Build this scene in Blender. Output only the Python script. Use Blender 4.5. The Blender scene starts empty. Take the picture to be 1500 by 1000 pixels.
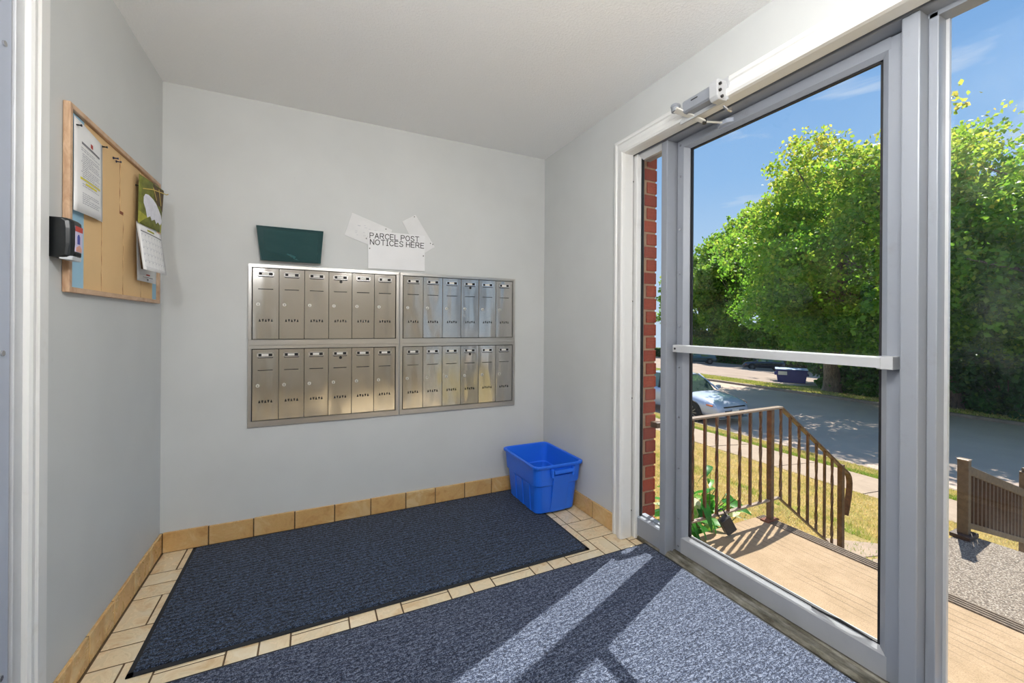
import bpy, bmesh, math, random
import numpy as np
from mathutils import Vector, Matrix

C = bpy.context.scene.collection
SC = bpy.context.scene
R = math.radians
random.seed(7)
rng = np.random.default_rng(11)

# ------------------------------------------------------------------ camera
cam_d = bpy.data.cameras.new('camera')
cam = bpy.data.objects.new('camera', cam_d)
C.objects.link(cam)
cam_d.sensor_width = 36.0
cam_d.lens = 36.0 * 609.45 / 1500.0
cam_d.shift_y = -(500 - 475.3) / 1500.0
cam_d.clip_start = 0.02
cam_d.clip_end = 500
cam.matrix_world = (Matrix.Translation((0, 0, 1.2)) @ Matrix.Rotation(R(-25.74), 4, 'Z')
                    @ Matrix.Rotation(R(90), 4, 'X') @ Matrix.Rotation(R(0.355), 4, 'Z'))
SC.camera = cam

# ------------------------------------------------------------------ world, sun, exposure
SUN_AZ, SUN_EL, SUN_E = 20.6, 54.0, 9.0
SKY_STRENGTH = 1.0
FILL_LAMP_E, FILL_SCONCE_E = 64.0, 60.0  # strengths of the two added indoor fill lights
SC.view_settings.view_transform = 'Standard'
SC.view_settings.look = 'None'
SC.view_settings.gamma = 1.0
SC.view_settings.exposure = 0.0
SC.view_settings.use_curve_mapping = False

w = bpy.data.worlds.new('sky')
SC.world = w
w.use_nodes = True
nt = w.node_tree
nt.nodes.clear()
N = nt.nodes.new
out = N('ShaderNodeOutputWorld'); bg = N('ShaderNodeBackground')
tc = N('ShaderNodeTexCoord'); sep = N('ShaderNodeSeparateXYZ')
ramp = N('ShaderNodeValToRGB')
nt.links.new(tc.outputs['Generated'], sep.inputs[0])
nt.links.new(sep.outputs['Z'], ramp.inputs[0])
e = ramp.color_ramp.elements
e[0].position = 0.0; e[0].color = (0.62, 0.75, 0.92, 1)
e[1].position = 1.0; e[1].color = (0.12, 0.28, 0.64, 1)
for p_, c_ in ((0.12, (0.50, 0.68, 0.92, 1)), (0.3, (0.31, 0.54, 0.89, 1)), (0.55, (0.19, 0.40, 0.79, 1))):
    n_ = e.new(p_); n_.color = c_
mp = N('ShaderNodeMapping'); mp.inputs['Scale'].default_value = (2.2, 2.2, 9.0)
mp.inputs['Location'].default_value = (3.1, 1.7, 0.4)
nz = N('ShaderNodeTexNoise'); nz.inputs['Scale'].default_value = 1.6; nz.inputs['Detail'].default_value = 6
nz.inputs['Distortion'].default_value = 0.6
cr = N('ShaderNodeValToRGB')
cr.color_ramp.elements[0].position = 0.58; cr.color_ramp.elements[0].color = (0, 0, 0, 1)
cr.color_ramp.elements[1].position = 0.78; cr.color_ramp.elements[1].color = (0.8, 0.8, 0.8, 1)
mx = N('ShaderNodeMixRGB'); mx.inputs[2].default_value = (0.93, 0.95, 0.98, 1)
nt.links.new(tc.outputs['Generated'], mp.inputs[0]); nt.links.new(mp.outputs[0], nz.inputs['Vector'])
nt.links.new(nz.outputs['Fac'], cr.inputs[0]); nt.links.new(cr.outputs[0], mx.inputs[0])
nt.links.new(ramp.outputs[0], mx.inputs[1]); nt.links.new(mx.outputs[0], bg.inputs[0])
bg.inputs[1].default_value = SKY_STRENGTH
nt.links.new(bg.outputs[0], out.inputs[0])

sd = bpy.data.lights.new('sun', 'SUN'); sun = bpy.data.objects.new('sun', sd); C.objects.link(sun)
sd.energy = SUN_E; sd.angle = R(0.53); sd.color = (1.0, 0.95, 0.88)
az, el = R(SUN_AZ), R(SUN_EL)
sdir = Vector((math.cos(az) * math.cos(el), math.sin(az) * math.cos(el), math.sin(el)))
sun.rotation_euler = sdir.to_track_quat('Z', 'Y').to_euler()
sun.location = sdir * 60

# ------------------------------------------------------------------ materials
def lin(r, g=None, b=None):
    """sRGB 0-255 -> linear"""
    if g is None: g = b = r
    f = lambda v: (v / 255) / 12.92 if v / 255 <= 0.04045 else ((v / 255 + 0.055) / 1.055) ** 2.4
    return (f(r), f(g), f(b), 1.0)

class M:
    def __init__(s, name, col, rough=0.6, metal=0.0, spec=0.5):
        s.m = bpy.data.materials.new(name); s.m.use_nodes = True
        s.nt = s.m.node_tree; s.b = s.nt.nodes['Principled BSDF']
        s.b.inputs['Base Color'].default_value = col if len(col) == 4 else (*col, 1)
        s.b.inputs['Roughness'].default_value = rough
        s.b.inputs['Metallic'].default_value = metal
        s.b.inputs['Specular IOR Level'].default_value = spec
        s.tc = None
    def N(s, t): return s.nt.nodes.new(t)
    def L(s, a, b): s.nt.links.new(a, b)
    def coord(s, scale=(1, 1, 1), kind='Object', rot=(0, 0, 0)):
        tc = s.N('ShaderNodeTexCoord'); mp = s.N('ShaderNodeMapping')
        mp.inputs['Scale'].default_value = scale; mp.inputs['Rotation'].default_value = rot
        s.L(tc.outputs[kind], mp.inputs[0]); return mp.outputs[0]
    def noise(s, scale, detail=3, vec=None, rough=0.55, dist=0.0):
        n = s.N('ShaderNodeTexNoise'); n.inputs['Scale'].default_value = scale
        n.inputs['Detail'].default_value = detail; n.inputs['Roughness'].default_value = rough
        n.inputs['Distortion'].default_value = dist
        s.L(vec if vec is not None else s.coord(), n.inputs['Vector']); return n.outputs['Fac']
    def voro(s, scale, vec=None):
        n = s.N('ShaderNodeTexVoronoi'); n.inputs['Scale'].default_value = scale
        s.L(vec if vec is not None else s.coord(), n.inputs['Vector']); return n.outputs['Distance'], n.outputs['Color']
    def wave(s, scale, direction='Y', vec=None, dist=0.0):
        n = s.N('ShaderNodeTexWave'); n.bands_direction = direction
        n.inputs['Scale'].default_value = scale; n.inputs['Distortion'].default_value = dist
        s.L(vec if vec is not None else s.coord(), n.inputs['Vector']); return n.outputs['Fac']
    def ramp(s, fac, stops):
        r = s.N('ShaderNodeValToRGB'); e = r.color_ramp.elements
        e[0].position, e[0].color = stops[0]; e[1].position, e[1].color = stops[-1]
        for p, c in stops[1:-1]:
            k = e.new(p); k.color = c
        s.L(fac, r.inputs[0]); return r.outputs[0]
    def mix(s, fac, a, b, mode='MIX'):
        n = s.N('ShaderNodeMixRGB'); n.blend_type = mode
        for i, v in ((0, fac), (1, a), (2, b)):
            if isinstance(v, (int, float)): n.inputs[i].default_value = v
            elif isinstance(v, tuple): n.inputs[i].default_value = v
            else: s.L(v, n.inputs[i])
        return n.outputs[0]
    def math(s, op, a, b=0.0):
        n = s.N('ShaderNodeMath'); n.operation = op
        for i, v in ((0, a), (1, b)):
            if isinstance(v, (int, float)): n.inputs[i].default_value = v
            else: s.L(v, n.inputs[i])
        return n.outputs[0]
    def color(s, sock): s.L(sock, s.b.inputs['Base Color']); return s
    def rough(s, sock): s.L(sock, s.b.inputs['Roughness']); return s
    def bump(s, h, strength=0.3, dist=0.01):
        n = s.N('ShaderNodeBump'); n.inputs['Strength'].default_value = strength; n.inputs['Distance'].default_value = dist
        s.L(h, n.inputs['Height']); s.L(n.outputs[0], s.b.inputs['Normal']); return s

def simple(name, col, rough=0.6, metal=0.0, var=0.0, scale=20.0, spec=0.5, bump=0.0):
    m = M(name, col, rough, metal, spec)
    if var or bump:
        n = m.noise(scale, 4)
        if var:
            d = tuple(c * (1 - var) for c in col[:3]) + (1,); l = tuple(min(1, c * (1 + var)) for c in col[:3]) + (1,)
            m.color(m.ramp(n, [(0.3, d), (0.7, l)]))
        if bump: m.bump(n, bump, 0.01)
    return m.m

MT = {}
# painted walls: one grey paint, with faint roller texture and scuffs
m = M('wall_paint', lin(205, 207, 206), 0.55)
n = m.noise(2.2, 3); sc_ = m.noise(28, 5)
m.color(m.mix(m.ramp(sc_, [(0.70, (0, 0, 0, 1)), (0.80, (0.12, 0.12, 0.12, 1))]), m.ramp(n, [(0.3, lin(201, 203, 202)), (0.7, lin(208, 210, 209))]), lin(150, 145, 138)))
m.bump(m.noise(420, 2), 0.05, 0.002); MT['wall'] = m.m
m = M('beige_wall_paint', lin(200, 194, 184), 0.6); m.bump(m.noise(420, 2), 0.05, 0.002); MT['wall_beige'] = m.m
m = M('popcorn_ceiling', lin(248, 248, 247), 0.9)
h = m.noise(95, 4, rough=0.7); m.bump(m.ramp(h, [(0.45, (0, 0, 0, 1)), (0.7, (1, 1, 1, 1))]), 0.35, 0.008)
MT['ceiling'] = m.m
m = M('white_gloss_paint', lin(232, 232, 230), 0.35)
m.color(m.mix(m.ramp(m.noise(14, 6), [(0.62, (0, 0, 0, 1)), (0.78, (0.35, 0.35, 0.35, 1))]), lin(232, 232, 230), lin(205, 200, 190))); MT['trim'] = m.m
m = M('painted_aluminium', lin(178, 180, 184), 0.38, 0.05)
m.color(m.mix(m.ramp(m.noise(9, 6, rough=0.7), [(0.60, (0, 0, 0, 1)), (0.75, (0.4, 0.4, 0.4, 1))]), lin(146, 151, 160), lin(130, 131, 134)))
m.bump(m.noise(60, 3), 0.04, 0.002); MT['alu'] = m.m
MT['alu_bright'] = simple('satin_aluminium', lin(200, 202, 205), 0.32, 0.15, 0.05, 8)
m = M('dirty_threshold', lin(120, 118, 108), 0.5, 0.4)
m.color(m.ramp(m.noise(22, 6, m.coord((1, 0.3, 1)), 0.7), [(0.35, lin(78, 74, 62)), (0.5, lin(128, 124, 112)), (0.65, lin(168, 165, 156))])); MT['threshold'] = m.m
MT['alu_mid'] = simple('scuffed_aluminium', lin(172, 174, 178), 0.35, 0.1, 0.05, 8)
MT['rubber'] = simple('black_rubber', lin(22, 22, 24), 0.6)
MT['screw'] = simple('screw_steel', lin(205, 205, 208), 0.25, 0.9)
MT['screw_dark'] = simple('dark_screw', lin(70, 68, 68), 0.4, 0.7)
MT['cream'] = simple('cream_exterior_trim', lin(214, 186, 164), 0.6, 0, 0.06, 12)
# metal door leaf on the left
MT['door_grey'] = simple('blue_grey_door_paint', lin(176, 184, 200), 0.4, 0, 0.03, 6)

# glazed tile: tan clouding, differs by piece
def tile_mat(name, a, b, c):
    m = M(name, a, 0.28)
    oi = m.N('ShaderNodeObjectInfo')
    add = m.N('ShaderNodeVectorMath'); add.operation = 'ADD'
    cmb = m.N('ShaderNodeCombineXYZ')
    m.L(m.math('MULTIPLY', oi.outputs['Random'], 37.0), cmb.inputs[0]); m.L(m.math('MULTIPLY', oi.outputs['Random'], 19.0), cmb.inputs[1])
    m.L(m.coord(), add.inputs[0]); m.L(cmb.outputs[0], add.inputs[1])
    n1 = m.noise(11, 5, add.outputs[0], 0.65, 0.8)
    base = m.ramp(n1, [(0.30, c), (0.48, b), (0.62, a)])
    m.color(m.mix(m.math('MULTIPLY', oi.outputs['Random'], 0.45), base, b))
    m.rough(m.ramp(n1, [(0.3, (0.35, 0.35, 0.35, 1)), (0.7, (0.2, 0.2, 0.2, 1))]))
    m.bump(m.noise(30, 3), 0.08, 0.003)
    return m.m
MT['tile'] = tile_mat('glazed_floor_tile', lin(232, 218, 190), lin(226, 206, 170), lin(198, 160, 110))
MT['tile_base'] = tile_mat('glazed_base_tile', lin(220, 192, 144), lin(206, 166, 108), lin(172, 124, 66))
MT['grout'] = simple('brown_grout', lin(96, 76, 52), 0.9, 0, 0.2, 60)

def carpet(name, dark, mid, light):
    m = M(name, mid, 0.8, 0, 0.3)
    v = m.coord()
    n1 = m.noise(110, 3, m.coord((.7, 1.5, 1)), 0.8); n3 = m.noise(320, 2, v)
    col = m.ramp(m.mix(0.45, n1, n3), [(0.42, dark), (0.50, mid), (0.57, light)])
    ridge = m.wave(13.0, 'Y', v, 2.4)
    m.color(m.mix(m.ramp(ridge, [(0.10, (0.25, 0.25, 0.25, 1)), (0.45, (0, 0, 0, 1))]), col, dark))
    m.b.inputs['Sheen Weight'].default_value = 0.12
    m.b.inputs['Sheen Roughness'].default_value = 0.4
    m.bump(m.mix(0.6, ridge, n1), 0.7, 0.006)
    return m.m
MT['mat'] = carpet('ribbed_navy_carpet', lin(5, 9, 15), lin(17, 27, 44), lin(86, 104, 134))
MT['mat2'] = carpet('ribbed_blue_grey_carpet', lin(17, 25, 41), lin(46, 57, 82), lin(120, 128, 146))
MT['mat_edge'] = simple('charcoal_rubber_edge', lin(34, 36, 40), 0.8, 0, 0.15, 60)

# brushed steel with slightly oil-canned doors
def steel(name, wav, rough):
    m = M(name, (0.56, 0.54, 0.51, 1), rough, 1.0)
    oi = m.N('ShaderNodeObjectInfo')
    cmb = m.N('ShaderNodeCombineXYZ'); add = m.N('ShaderNodeVectorMath'); add.operation = 'ADD'
    m.L(m.math('MULTIPLY', oi.outputs['Random'], 23.0), cmb.inputs[0]); m.L(m.math('MULTIPLY', oi.outputs['Random'], 11.0), cmb.inputs[2])
    m.L(m.coord((1, 1, 0.3)), add.inputs[0]); m.L(cmb.outputs[0], add.inputs[1])
    big = m.noise(9, 1, add.outputs[0])
    fine = m.noise(260, 2, m.coord((1, 1, 0.02)))
    bm = m.N('ShaderNodeBump'); bm.inputs['Strength'].default_value = wav; bm.inputs['Distance'].default_value = 0.02
    m.L(big, bm.inputs['Height'])
    b2 = m.N('ShaderNodeBump'); b2.inputs['Strength'].default_value = 0.03; b2.inputs['Distance'].default_value = 0.002
    m.L(fine, b2.inputs['Height']); m.L(bm.outputs[0], b2.inputs['Normal']); m.L(b2.outputs[0], m.b.inputs['Normal'])
    return m.m
MT['steel'] = steel('brushed_steel', 0.06, 0.28)
MT['steel_door'] = steel('brushed_steel_door', 0.30, 0.15)
MT['steel_bright'] = simple('chromed_steel', (0.8, 0.8, 0.8, 1), 0.18, 1.0)
MT['lock_face'] = simple('worn_nickel_lock', lin(208, 206, 198), 0.3, 0.4)
MT['black'] = simple('black_recess', lin(12, 12, 12), 0.6)
MT['white_label'] = simple('white_paper_label', lin(232, 230, 222), 0.7)
MT['paper'] = simple('white_paper', lin(236, 236, 236), 0.75, 0, 0.02, 9)
MT['paper_off'] = simple('off_white_card', lin(226, 226, 226), 0.7, 0, 0.03, 14)
MT['plastic_white'] = simple('white_plastic_sheet', lin(232, 232, 233), 0.45, 0, 0.02, 8)
MT['ink'] = simple('black_ink', lin(24, 24, 26), 0.7)
MT['ink_soft'] = simple('grey_print', lin(120, 120, 126), 0.8)
MT['ink_mid'] = simple('faded_print', lin(176, 176, 184), 0.8)
MT['ink_pale'] = simple('pale_grey_print', lin(186, 188, 196), 0.8)
MT['yellow_ink'] = simple('yellow_highlighter', lin(222, 210, 48), 0.8)
MT['red_ink'] = simple('red_print', lin(188, 72, 64), 0.8)
m = M('oak_frame', lin(196, 160, 124), 0.5)
m.color(m.ramp(m.noise(6, 6, m.coord((8, 1, 1.5)), 0.6, 1.5), [(0.3, lin(170, 130, 98)), (0.6, lin(206, 172, 140)), (0.8, lin(222, 192, 164))])); MT['oak'] = m.m
MT['oak_pale'] = simple('pale_wood_edge', lin(232, 220, 208), 0.5, 0, 0.05, 20)
MT['kraft'] = simple('tan_kraft_board', lin(226, 190, 138), 0.8, 0, 0.05, 3, bump=0.05)
MT['cork_dark'] = simple('reddish_backing', lin(132, 72, 40), 0.9, 0, 0.2, 60)
MT['blue_paper'] = simple('pale_blue_paper', lin(158, 198, 220), 0.8, 0, 0.03, 5)
MT['olive'] = simple('olive_print', lin(112, 116, 42), 0.6, 0, 0.35, 40)
MT['lime'] = simple('lime_print', lin(158, 156, 52), 0.6, 0, 0.25, 40)
MT['brown_print'] = simple('brown_print', lin(84, 64, 36), 0.6, 0, 0.4, 60)
MT['straw'] = simple('straw_print', lin(206, 180, 96), 0.6)
MT['feather'] = simple('white_print', lin(224, 224, 234), 0.6, 0, 0.08, 60)
MT['black_plastic'] = simple('black_plastic', lin(20, 23, 25), 0.3, 0, 0.0)
MT['grey_plastic'] = simple('pale_grey_plastic', lin(196, 200, 204), 0.3)
MT['lilac'] = simple('lilac_label', lin(196, 190, 216), 0.5)
MT['blue_ink'] = simple('blue_print', lin(66, 74, 160), 0.6)
MT['skin_print'] = simple('skin_tone_print', lin(212, 160, 142), 0.6)
MT['navy_pin'] = simple('navy_pin_plastic', lin(28, 34, 70), 0.3)
MT['black_pin'] = simple('black_pin_plastic', lin(20, 18, 20), 0.3)
m = M('blue_tote_plastic', lin(34, 110, 236), 0.36)
m.b.inputs['Subsurface Weight'].default_value = 0.0
m.bump(m.noise(300, 2), 0.05, 0.002); MT['tote'] = m.m
MT['carton_green'] = simple('green_carton', lin(60, 128, 58), 0.5, 0, 0.3, 60)
MT['carton_red'] = simple('red_carton', lin(170, 60, 44), 0.5, 0, 0.3, 50)
MT['carton_cream'] = simple('cream_carton', lin(206, 190, 150), 0.6, 0, 0.3, 70)

def glass(name, tint, refl=1.0, dust=0.0, dscale=3.0):
    mm = bpy.data.materials.new(name); mm.use_nodes = True
    t = mm.node_tree; t.nodes.clear(); n = t.nodes.new
    o = n('ShaderNodeOutputMaterial'); tr = n('ShaderNodeBsdfTransparent'); gl = n('ShaderNodeBsdfGlossy')
    tr.inputs[0].default_value = tint; gl.inputs['Roughness'].default_value = 0.0
    lw = n('ShaderNodeLayerWeight'); lw.inputs['Blend'].default_value = 0.5
    fr = n('ShaderNodeMath'); fr.operation = 'POWER'; fr.inputs[1].default_value = 5.0
    t.links.new(lw.outputs['Facing'], fr.inputs[0])
    mu = n('ShaderNodeMath'); mu.operation = 'MULTIPLY_ADD'; mu.inputs[1].default_value = 0.80 * refl; mu.inputs[2].default_value = 0.02 * refl
    mi = n('ShaderNodeMixShader')
    t.links.new(fr.outputs[0], mu.inputs[0]); t.links.new(mu.outputs[0], mi.inputs[0])
    t.links.new(tr.outputs[0], mi.inputs[1]); t.links.new(gl.outputs[0], mi.inputs[2])
    last = mi.outputs[0]
    if dust:
        df = n('ShaderNodeBsdfTranslucent'); df.inputs[0].default_value = (0.85, 0.87, 0.88, 1)
        tcn = n('ShaderNodeTexCoord'); nz = n('ShaderNodeTexNoise'); nz.inputs['Scale'].default_value = dscale
        nz.inputs['Detail'].default_value = 6; nz.inputs['Roughness'].default_value = 0.65
        rp = n('ShaderNodeValToRGB'); rp.color_ramp.elements[0].position = 0.5; rp.color_ramp.elements[1].position = 0.85
        rp.color_ramp.elements[1].color = (dust, dust, dust, 1)
        t.links.new(tcn.outputs['Object'], nz.inputs['Vector']); t.links.new(nz.outputs['Fac'], rp.inputs[0])
        m2 = n('ShaderNodeMixShader'); t.links.new(rp.outputs[0], m2.inputs[0]); t.links.new(last, m2.inputs[1]); t.links.new(df.outputs[0], m2.inputs[2]); last = m2.outputs[0]
    t.links.new(last, o.inputs[0]); return mm
MT['glass'] = glass('clear_glass', (0.97, 0.985, 0.98, 1), 1.0, 0.012, 2.2)
MT['glass_dusty'] = glass('dusty_clear_glass', (0.97, 0.985, 0.98, 1), 1.0, 0.03, 2.6)
m = M('teal_translucent_plastic', lin(58, 98, 100), 0.14)
mx_ = m.N('ShaderNodeMixShader'); tr_ = m.N('ShaderNodeBsdfTransparent'); tr_.inputs[0].default_value = (0.26, 0.52, 0.54, 1)
mx_.inputs[0].default_value = 0.5
o_ = m.nt.nodes['Material Output']; m.L(tr_.outputs[0], mx_.inputs[1]); m.L(m.b.outputs[0], mx_.inputs[2]); m.L(mx_.outputs[0], o_.inputs[0])
MT['teal'] = m.m

# outdoors
def concrete(name, a, b, scale=9, lines=0.0):
    m = M(name, a, 0.9)
    n1 = m.noise(scale, 6, rough=0.7); n2 = m.noise(160, 3, rough=0.7)
    c = m.ramp(n1, [(0.3, b), (0.7, a)])
    c = m.mix(m.ramp(n2, [(0.3, (0.5, 0.5, 0.5, 1)), (0.55, (0, 0, 0, 1))]), c, tuple(v * 0.55 for v in b[:3]) + (1,))
    hh = n2
    if lines:
        wv = m.wave(lines, 'X', m.coord(), 1.2)
        l_ = m.ramp(wv, [(0.0, (0.5, 0.5, 0.5, 1)), (0.10, (0, 0, 0, 1))])
        pm = m.ramp(m.noise(5, 4, m.coord((1, 0.4, 1))), [(0.42, (0, 0, 0, 1)), (0.6, (1, 1, 1, 1))])
        c = m.mix(m.mix(1.0, l_, pm, 'MULTIPLY'), c, tuple(v * 0.3 for v in b[:3]) + (1,))
    m.color(c); m.bump(hh, 0.4, 0.006); return m.m
MT['porch'] = concrete('brushed_buff_concrete', lin(176, 150, 120), lin(152, 128, 98), 7, 6.0)
MT['walk'] = concrete('pale_concrete', lin(176, 154, 132), lin(154, 134, 114), 3)
MT['nosing'] = concrete('grey_nosing', lin(140, 124, 108), lin(104, 92, 80), 12)
m = M('exposed_aggregate', lin(160, 150, 136), 0.85)
d_, vc = m.voro(120)
sp = m.N('ShaderNodeSeparateColor'); m.L(vc, sp.inputs[0])
m.color(m.mix(m.ramp(d_, [(0.35, (0, 0, 0, 1)), (0.62, (0.9, 0.9, 0.9, 1))]), m.ramp(sp.outputs[0], [(0.0, lin(186, 176, 162)), (0.45, lin(168, 154, 136)), (0.72, lin(124, 110, 98)), (1.0, lin(70, 62, 54))]), lin(120, 106, 92)))
m.bump(d_, 0.8, -0.01); MT['aggregate'] = m.m
m = M('asphalt', lin(120, 120, 124), 0.9)
m.color(m.mix(m.ramp(m.noise(120, 3), [(0.35, (0.4, 0.4, 0.4, 1)), (0.6, (0, 0, 0, 1))]), m.ramp(m.noise(0.6, 5), [(0.3, lin(190, 166, 148)), (0.7, lin(204, 180, 160))]), lin(136, 120, 108)))
m.bump(m.noise(90, 3), 0.3, 0.01); MT['road'] = m.m
m = M('parking_lot_surface', lin(166, 146, 130), 0.9)
m.color(m.ramp(m.noise(0.35, 6, rough=0.6), [(0.3, lin(140, 120, 106)), (0.7, lin(164, 144, 128))])); MT['lot'] = m.m
def lawn(name, dry, green, patch=0.9, thr=0.55):
    m = M(name, dry, 0.95, 0, 0.1)
    a = m.noise(patch, 5, rough=0.65); b = m.noise(26, 4, rough=0.7)
    c = m.ramp(a, [(thr - 0.1, dry), (thr + 0.12, green)])
    c = m.mix(m.ramp(b, [(0.3, (0.7, 0.7, 0.7, 1)), (0.65, (0, 0, 0, 1))]), c, tuple(v * 0.5 for v in dry[:3]) + (1,))
    m.color(c); m.bump(b, 0.7, 0.03); return m.m
MT['lawn'] = lawn('dry_lawn', lin(178, 156, 104), lin(122, 128, 50), 0.9, 0.56)
MT['verge'] = lawn('verge_lawn', lin(150, 140, 66), lin(108, 122, 44), 0.6, 0.5)
MT['kerb'] = concrete('kerb_concrete', lin(166, 148, 130), lin(136, 118, 104), 4)
MT['soil'] = simple('dark_soil', lin(72, 58, 44), 0.95, 0, 0.3, 20)
MT['hill'] = lawn('rough_grass', lin(108, 112, 52), lin(76, 98, 40), 0.3, 0.5)

def attr_leaf(name, stops, trans=0.4, rough=0.45):
    mm = bpy.data.materials.new(name); mm.use_nodes = True
    t = mm.node_tree; t.nodes.clear(); n = t.nodes.new
    o = n('ShaderNodeOutputMaterial'); at = n('ShaderNodeAttribute'); at.attribute_name = 'tint'
    rp = n('ShaderNodeValToRGB'); e = rp.color_ramp.elements
    e[0].position, e[0].color = stops[0]; e[1].position, e[1].color = stops[-1]
    for p, c in stops[1:-1]:
        k = e.new(p); k.color = c
    t.links.new(at.outputs['Fac'], rp.inputs[0])
    pb = n('ShaderNodeBsdfPrincipled'); pb.inputs['Roughness'].default_value = rough; pb.inputs['Specular IOR Level'].default_value = 0.25
    tl = n('ShaderNodeBsdfTranslucent'); mi = n('ShaderNodeMixShader'); mi.inputs[0].default_value = trans
    hs = n('ShaderNodeHueSaturation'); hs.inputs['Value'].default_value = 1.55; hs.inputs['Saturation'].default_value = 1.0
    t.links.new(rp.outputs[0], pb.inputs['Base Color']); t.links.new(rp.outputs[0], hs.inputs['Color']); t.links.new(hs.outputs[0], tl.inputs[0])
    t.links.new(pb.outputs[0], mi.inputs[1]); t.links.new(tl.outputs[0], mi.inputs[2]); t.links.new(mi.outputs[0], o.inputs[0])
    return mm
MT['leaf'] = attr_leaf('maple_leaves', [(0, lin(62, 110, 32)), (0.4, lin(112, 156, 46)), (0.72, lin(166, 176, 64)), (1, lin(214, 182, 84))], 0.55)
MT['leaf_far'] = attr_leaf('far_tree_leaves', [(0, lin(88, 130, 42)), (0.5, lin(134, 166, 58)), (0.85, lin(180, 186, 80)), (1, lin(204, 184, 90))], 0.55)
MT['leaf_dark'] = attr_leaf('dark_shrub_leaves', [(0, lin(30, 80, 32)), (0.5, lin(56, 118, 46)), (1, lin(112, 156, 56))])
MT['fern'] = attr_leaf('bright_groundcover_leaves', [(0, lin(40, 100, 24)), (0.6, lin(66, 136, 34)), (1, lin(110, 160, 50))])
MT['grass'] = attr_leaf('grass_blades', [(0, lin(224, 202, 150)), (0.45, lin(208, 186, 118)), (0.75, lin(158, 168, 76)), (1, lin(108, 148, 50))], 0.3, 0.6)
m = M('tree_bark', lin(120, 104, 88), 0.95)
m.color(m.ramp(m.noise(5, 6, m.coord((3, 3, 0.5)), 0.7), [(0.3, lin(76, 64, 54)), (0.7, lin(156, 138, 118))])); m.bump(m.noise(9, 5, m.coord((3, 3, 0.5))), 0.7, 0.05); MT['bark'] = m.m

m = M('red_brick', lin(170, 72, 42), 0.9)
oi = m.N('ShaderNodeObjectInfo')
m.color(m.mix(m.ramp(m.noise(110, 3, rough=0.7), [(0.38, (0.6, 0.6, 0.6, 1)), (0.6, (0, 0, 0, 1))]),
              m.mix(oi.outputs['Random'], lin(184, 78, 44), lin(150, 60, 38)), lin(104, 36, 26)))
m.bump(m.noise(120, 3), 0.6, 0.006); MT['brick'] = m.m
MT['mortar'] = simple('sandy_mortar', lin(170, 134, 104), 0.95, 0, 0.15, 60)
m = M('brown_rail_paint', lin(96, 66, 40), 0.4)
m.color(m.ramp(m.noise(30, 5, rough=0.7), [(0.35, lin(74, 50, 32)), (0.55, lin(100, 72, 46)), (0.75, lin(128, 84, 48))])); MT['rail'] = m.m
MT['rail_pale'] = simple('weathered_rail_paint', lin(150, 130, 112), 0.35, 0.1, 0.12, 40)
MT['rust'] = simple('rusted_plate', lin(112, 60, 32), 0.8, 0, 0.4, 60)
MT['rail2'] = simple('weathered_brown_rail', lin(100, 84, 64), 0.6, 0, 0.25, 30)
MT['rail2_dark'] = simple('dark_brown_baluster', lin(70, 52, 40), 0.6, 0, 0.2, 30)
MT['lockbox'] = simple('charcoal_cast_metal', lin(66, 66, 66), 0.5, 0.4, 0.1, 80, bump=0.1)
MT['lockbox_dark'] = simple('black_rubber_cover', lin(44, 44, 46), 0.6)
MT['hosta'] = attr_leaf('glossy_plant_leaf', [(0, lin(30, 96, 34)), (0.4, lin(70, 140, 44)), (0.7, lin(128, 176, 62)), (1, lin(212, 214, 184))], 0.35, 0.35)
MT['stem'] = simple('plant_stem', lin(96, 110, 60), 0.6, 0, 0.2, 40)
# cars
def paint(name, col, metal=0.4):
    m = M(name, col, 0.25, metal); m.b.inputs['Coat Weight'].default_value = 0.8; m.b.inputs['Coat Roughness'].default_value = 0.04; return m.m
MT['silver'] = paint('silver_blue_car_paint', lin(196, 202, 216), 0.2)
MT['car_black'] = paint('black_car_paint', lin(40, 44, 54), 0.2)
MT['car_green'] = paint('dark_teal_car_paint', lin(58, 82, 88), 0.2)
MT['car_glass'] = simple('car_window_glass', lin(96, 116, 110), 0.04, 0.6, 0, spec=1.0)
MT['tyre'] = simple('tyre_rubber', lin(30, 30, 32), 0.8)
MT['alloy'] = simple('alloy_wheel', lin(150, 152, 158), 0.3, 0.8)
MT['headlamp'] = simple('headlamp_lens', lin(216, 222, 232), 0.08, 0.2)
MT['amber'] = simple('amber_lens', lin(226, 120, 52), 0.2)
MT['dumpster'] = simple('navy_dumpster_paint', lin(34, 44, 128), 0.45, 0, 0.12, 4)
MT['dumpster_lid'] = simple('faded_blue_lid', lin(140, 164, 196), 0.5, 0, 0.06, 4)
MT['lamp'] = None
m = M('fill_lamp_diffuser', (1, 1, 1, 1), 0.4)
m.b.inputs['Emission Color'].default_value = (1.0, 0.985, 0.965, 1); m.b.inputs['Emission Strength'].default_value = FILL_LAMP_E; MT['lamp'] = m.m  # glow of the added pendant
m = M('fill_sconce_diffuser', (1, 1, 1, 1), 0.4)
m.b.inputs['Emission Color'].default_value = (0.99, 0.99, 1.0, 1); m.b.inputs['Emission Strength'].default_value = FILL_SCONCE_E; MT['sconce'] = m.m  # glow of the added sconce

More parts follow.
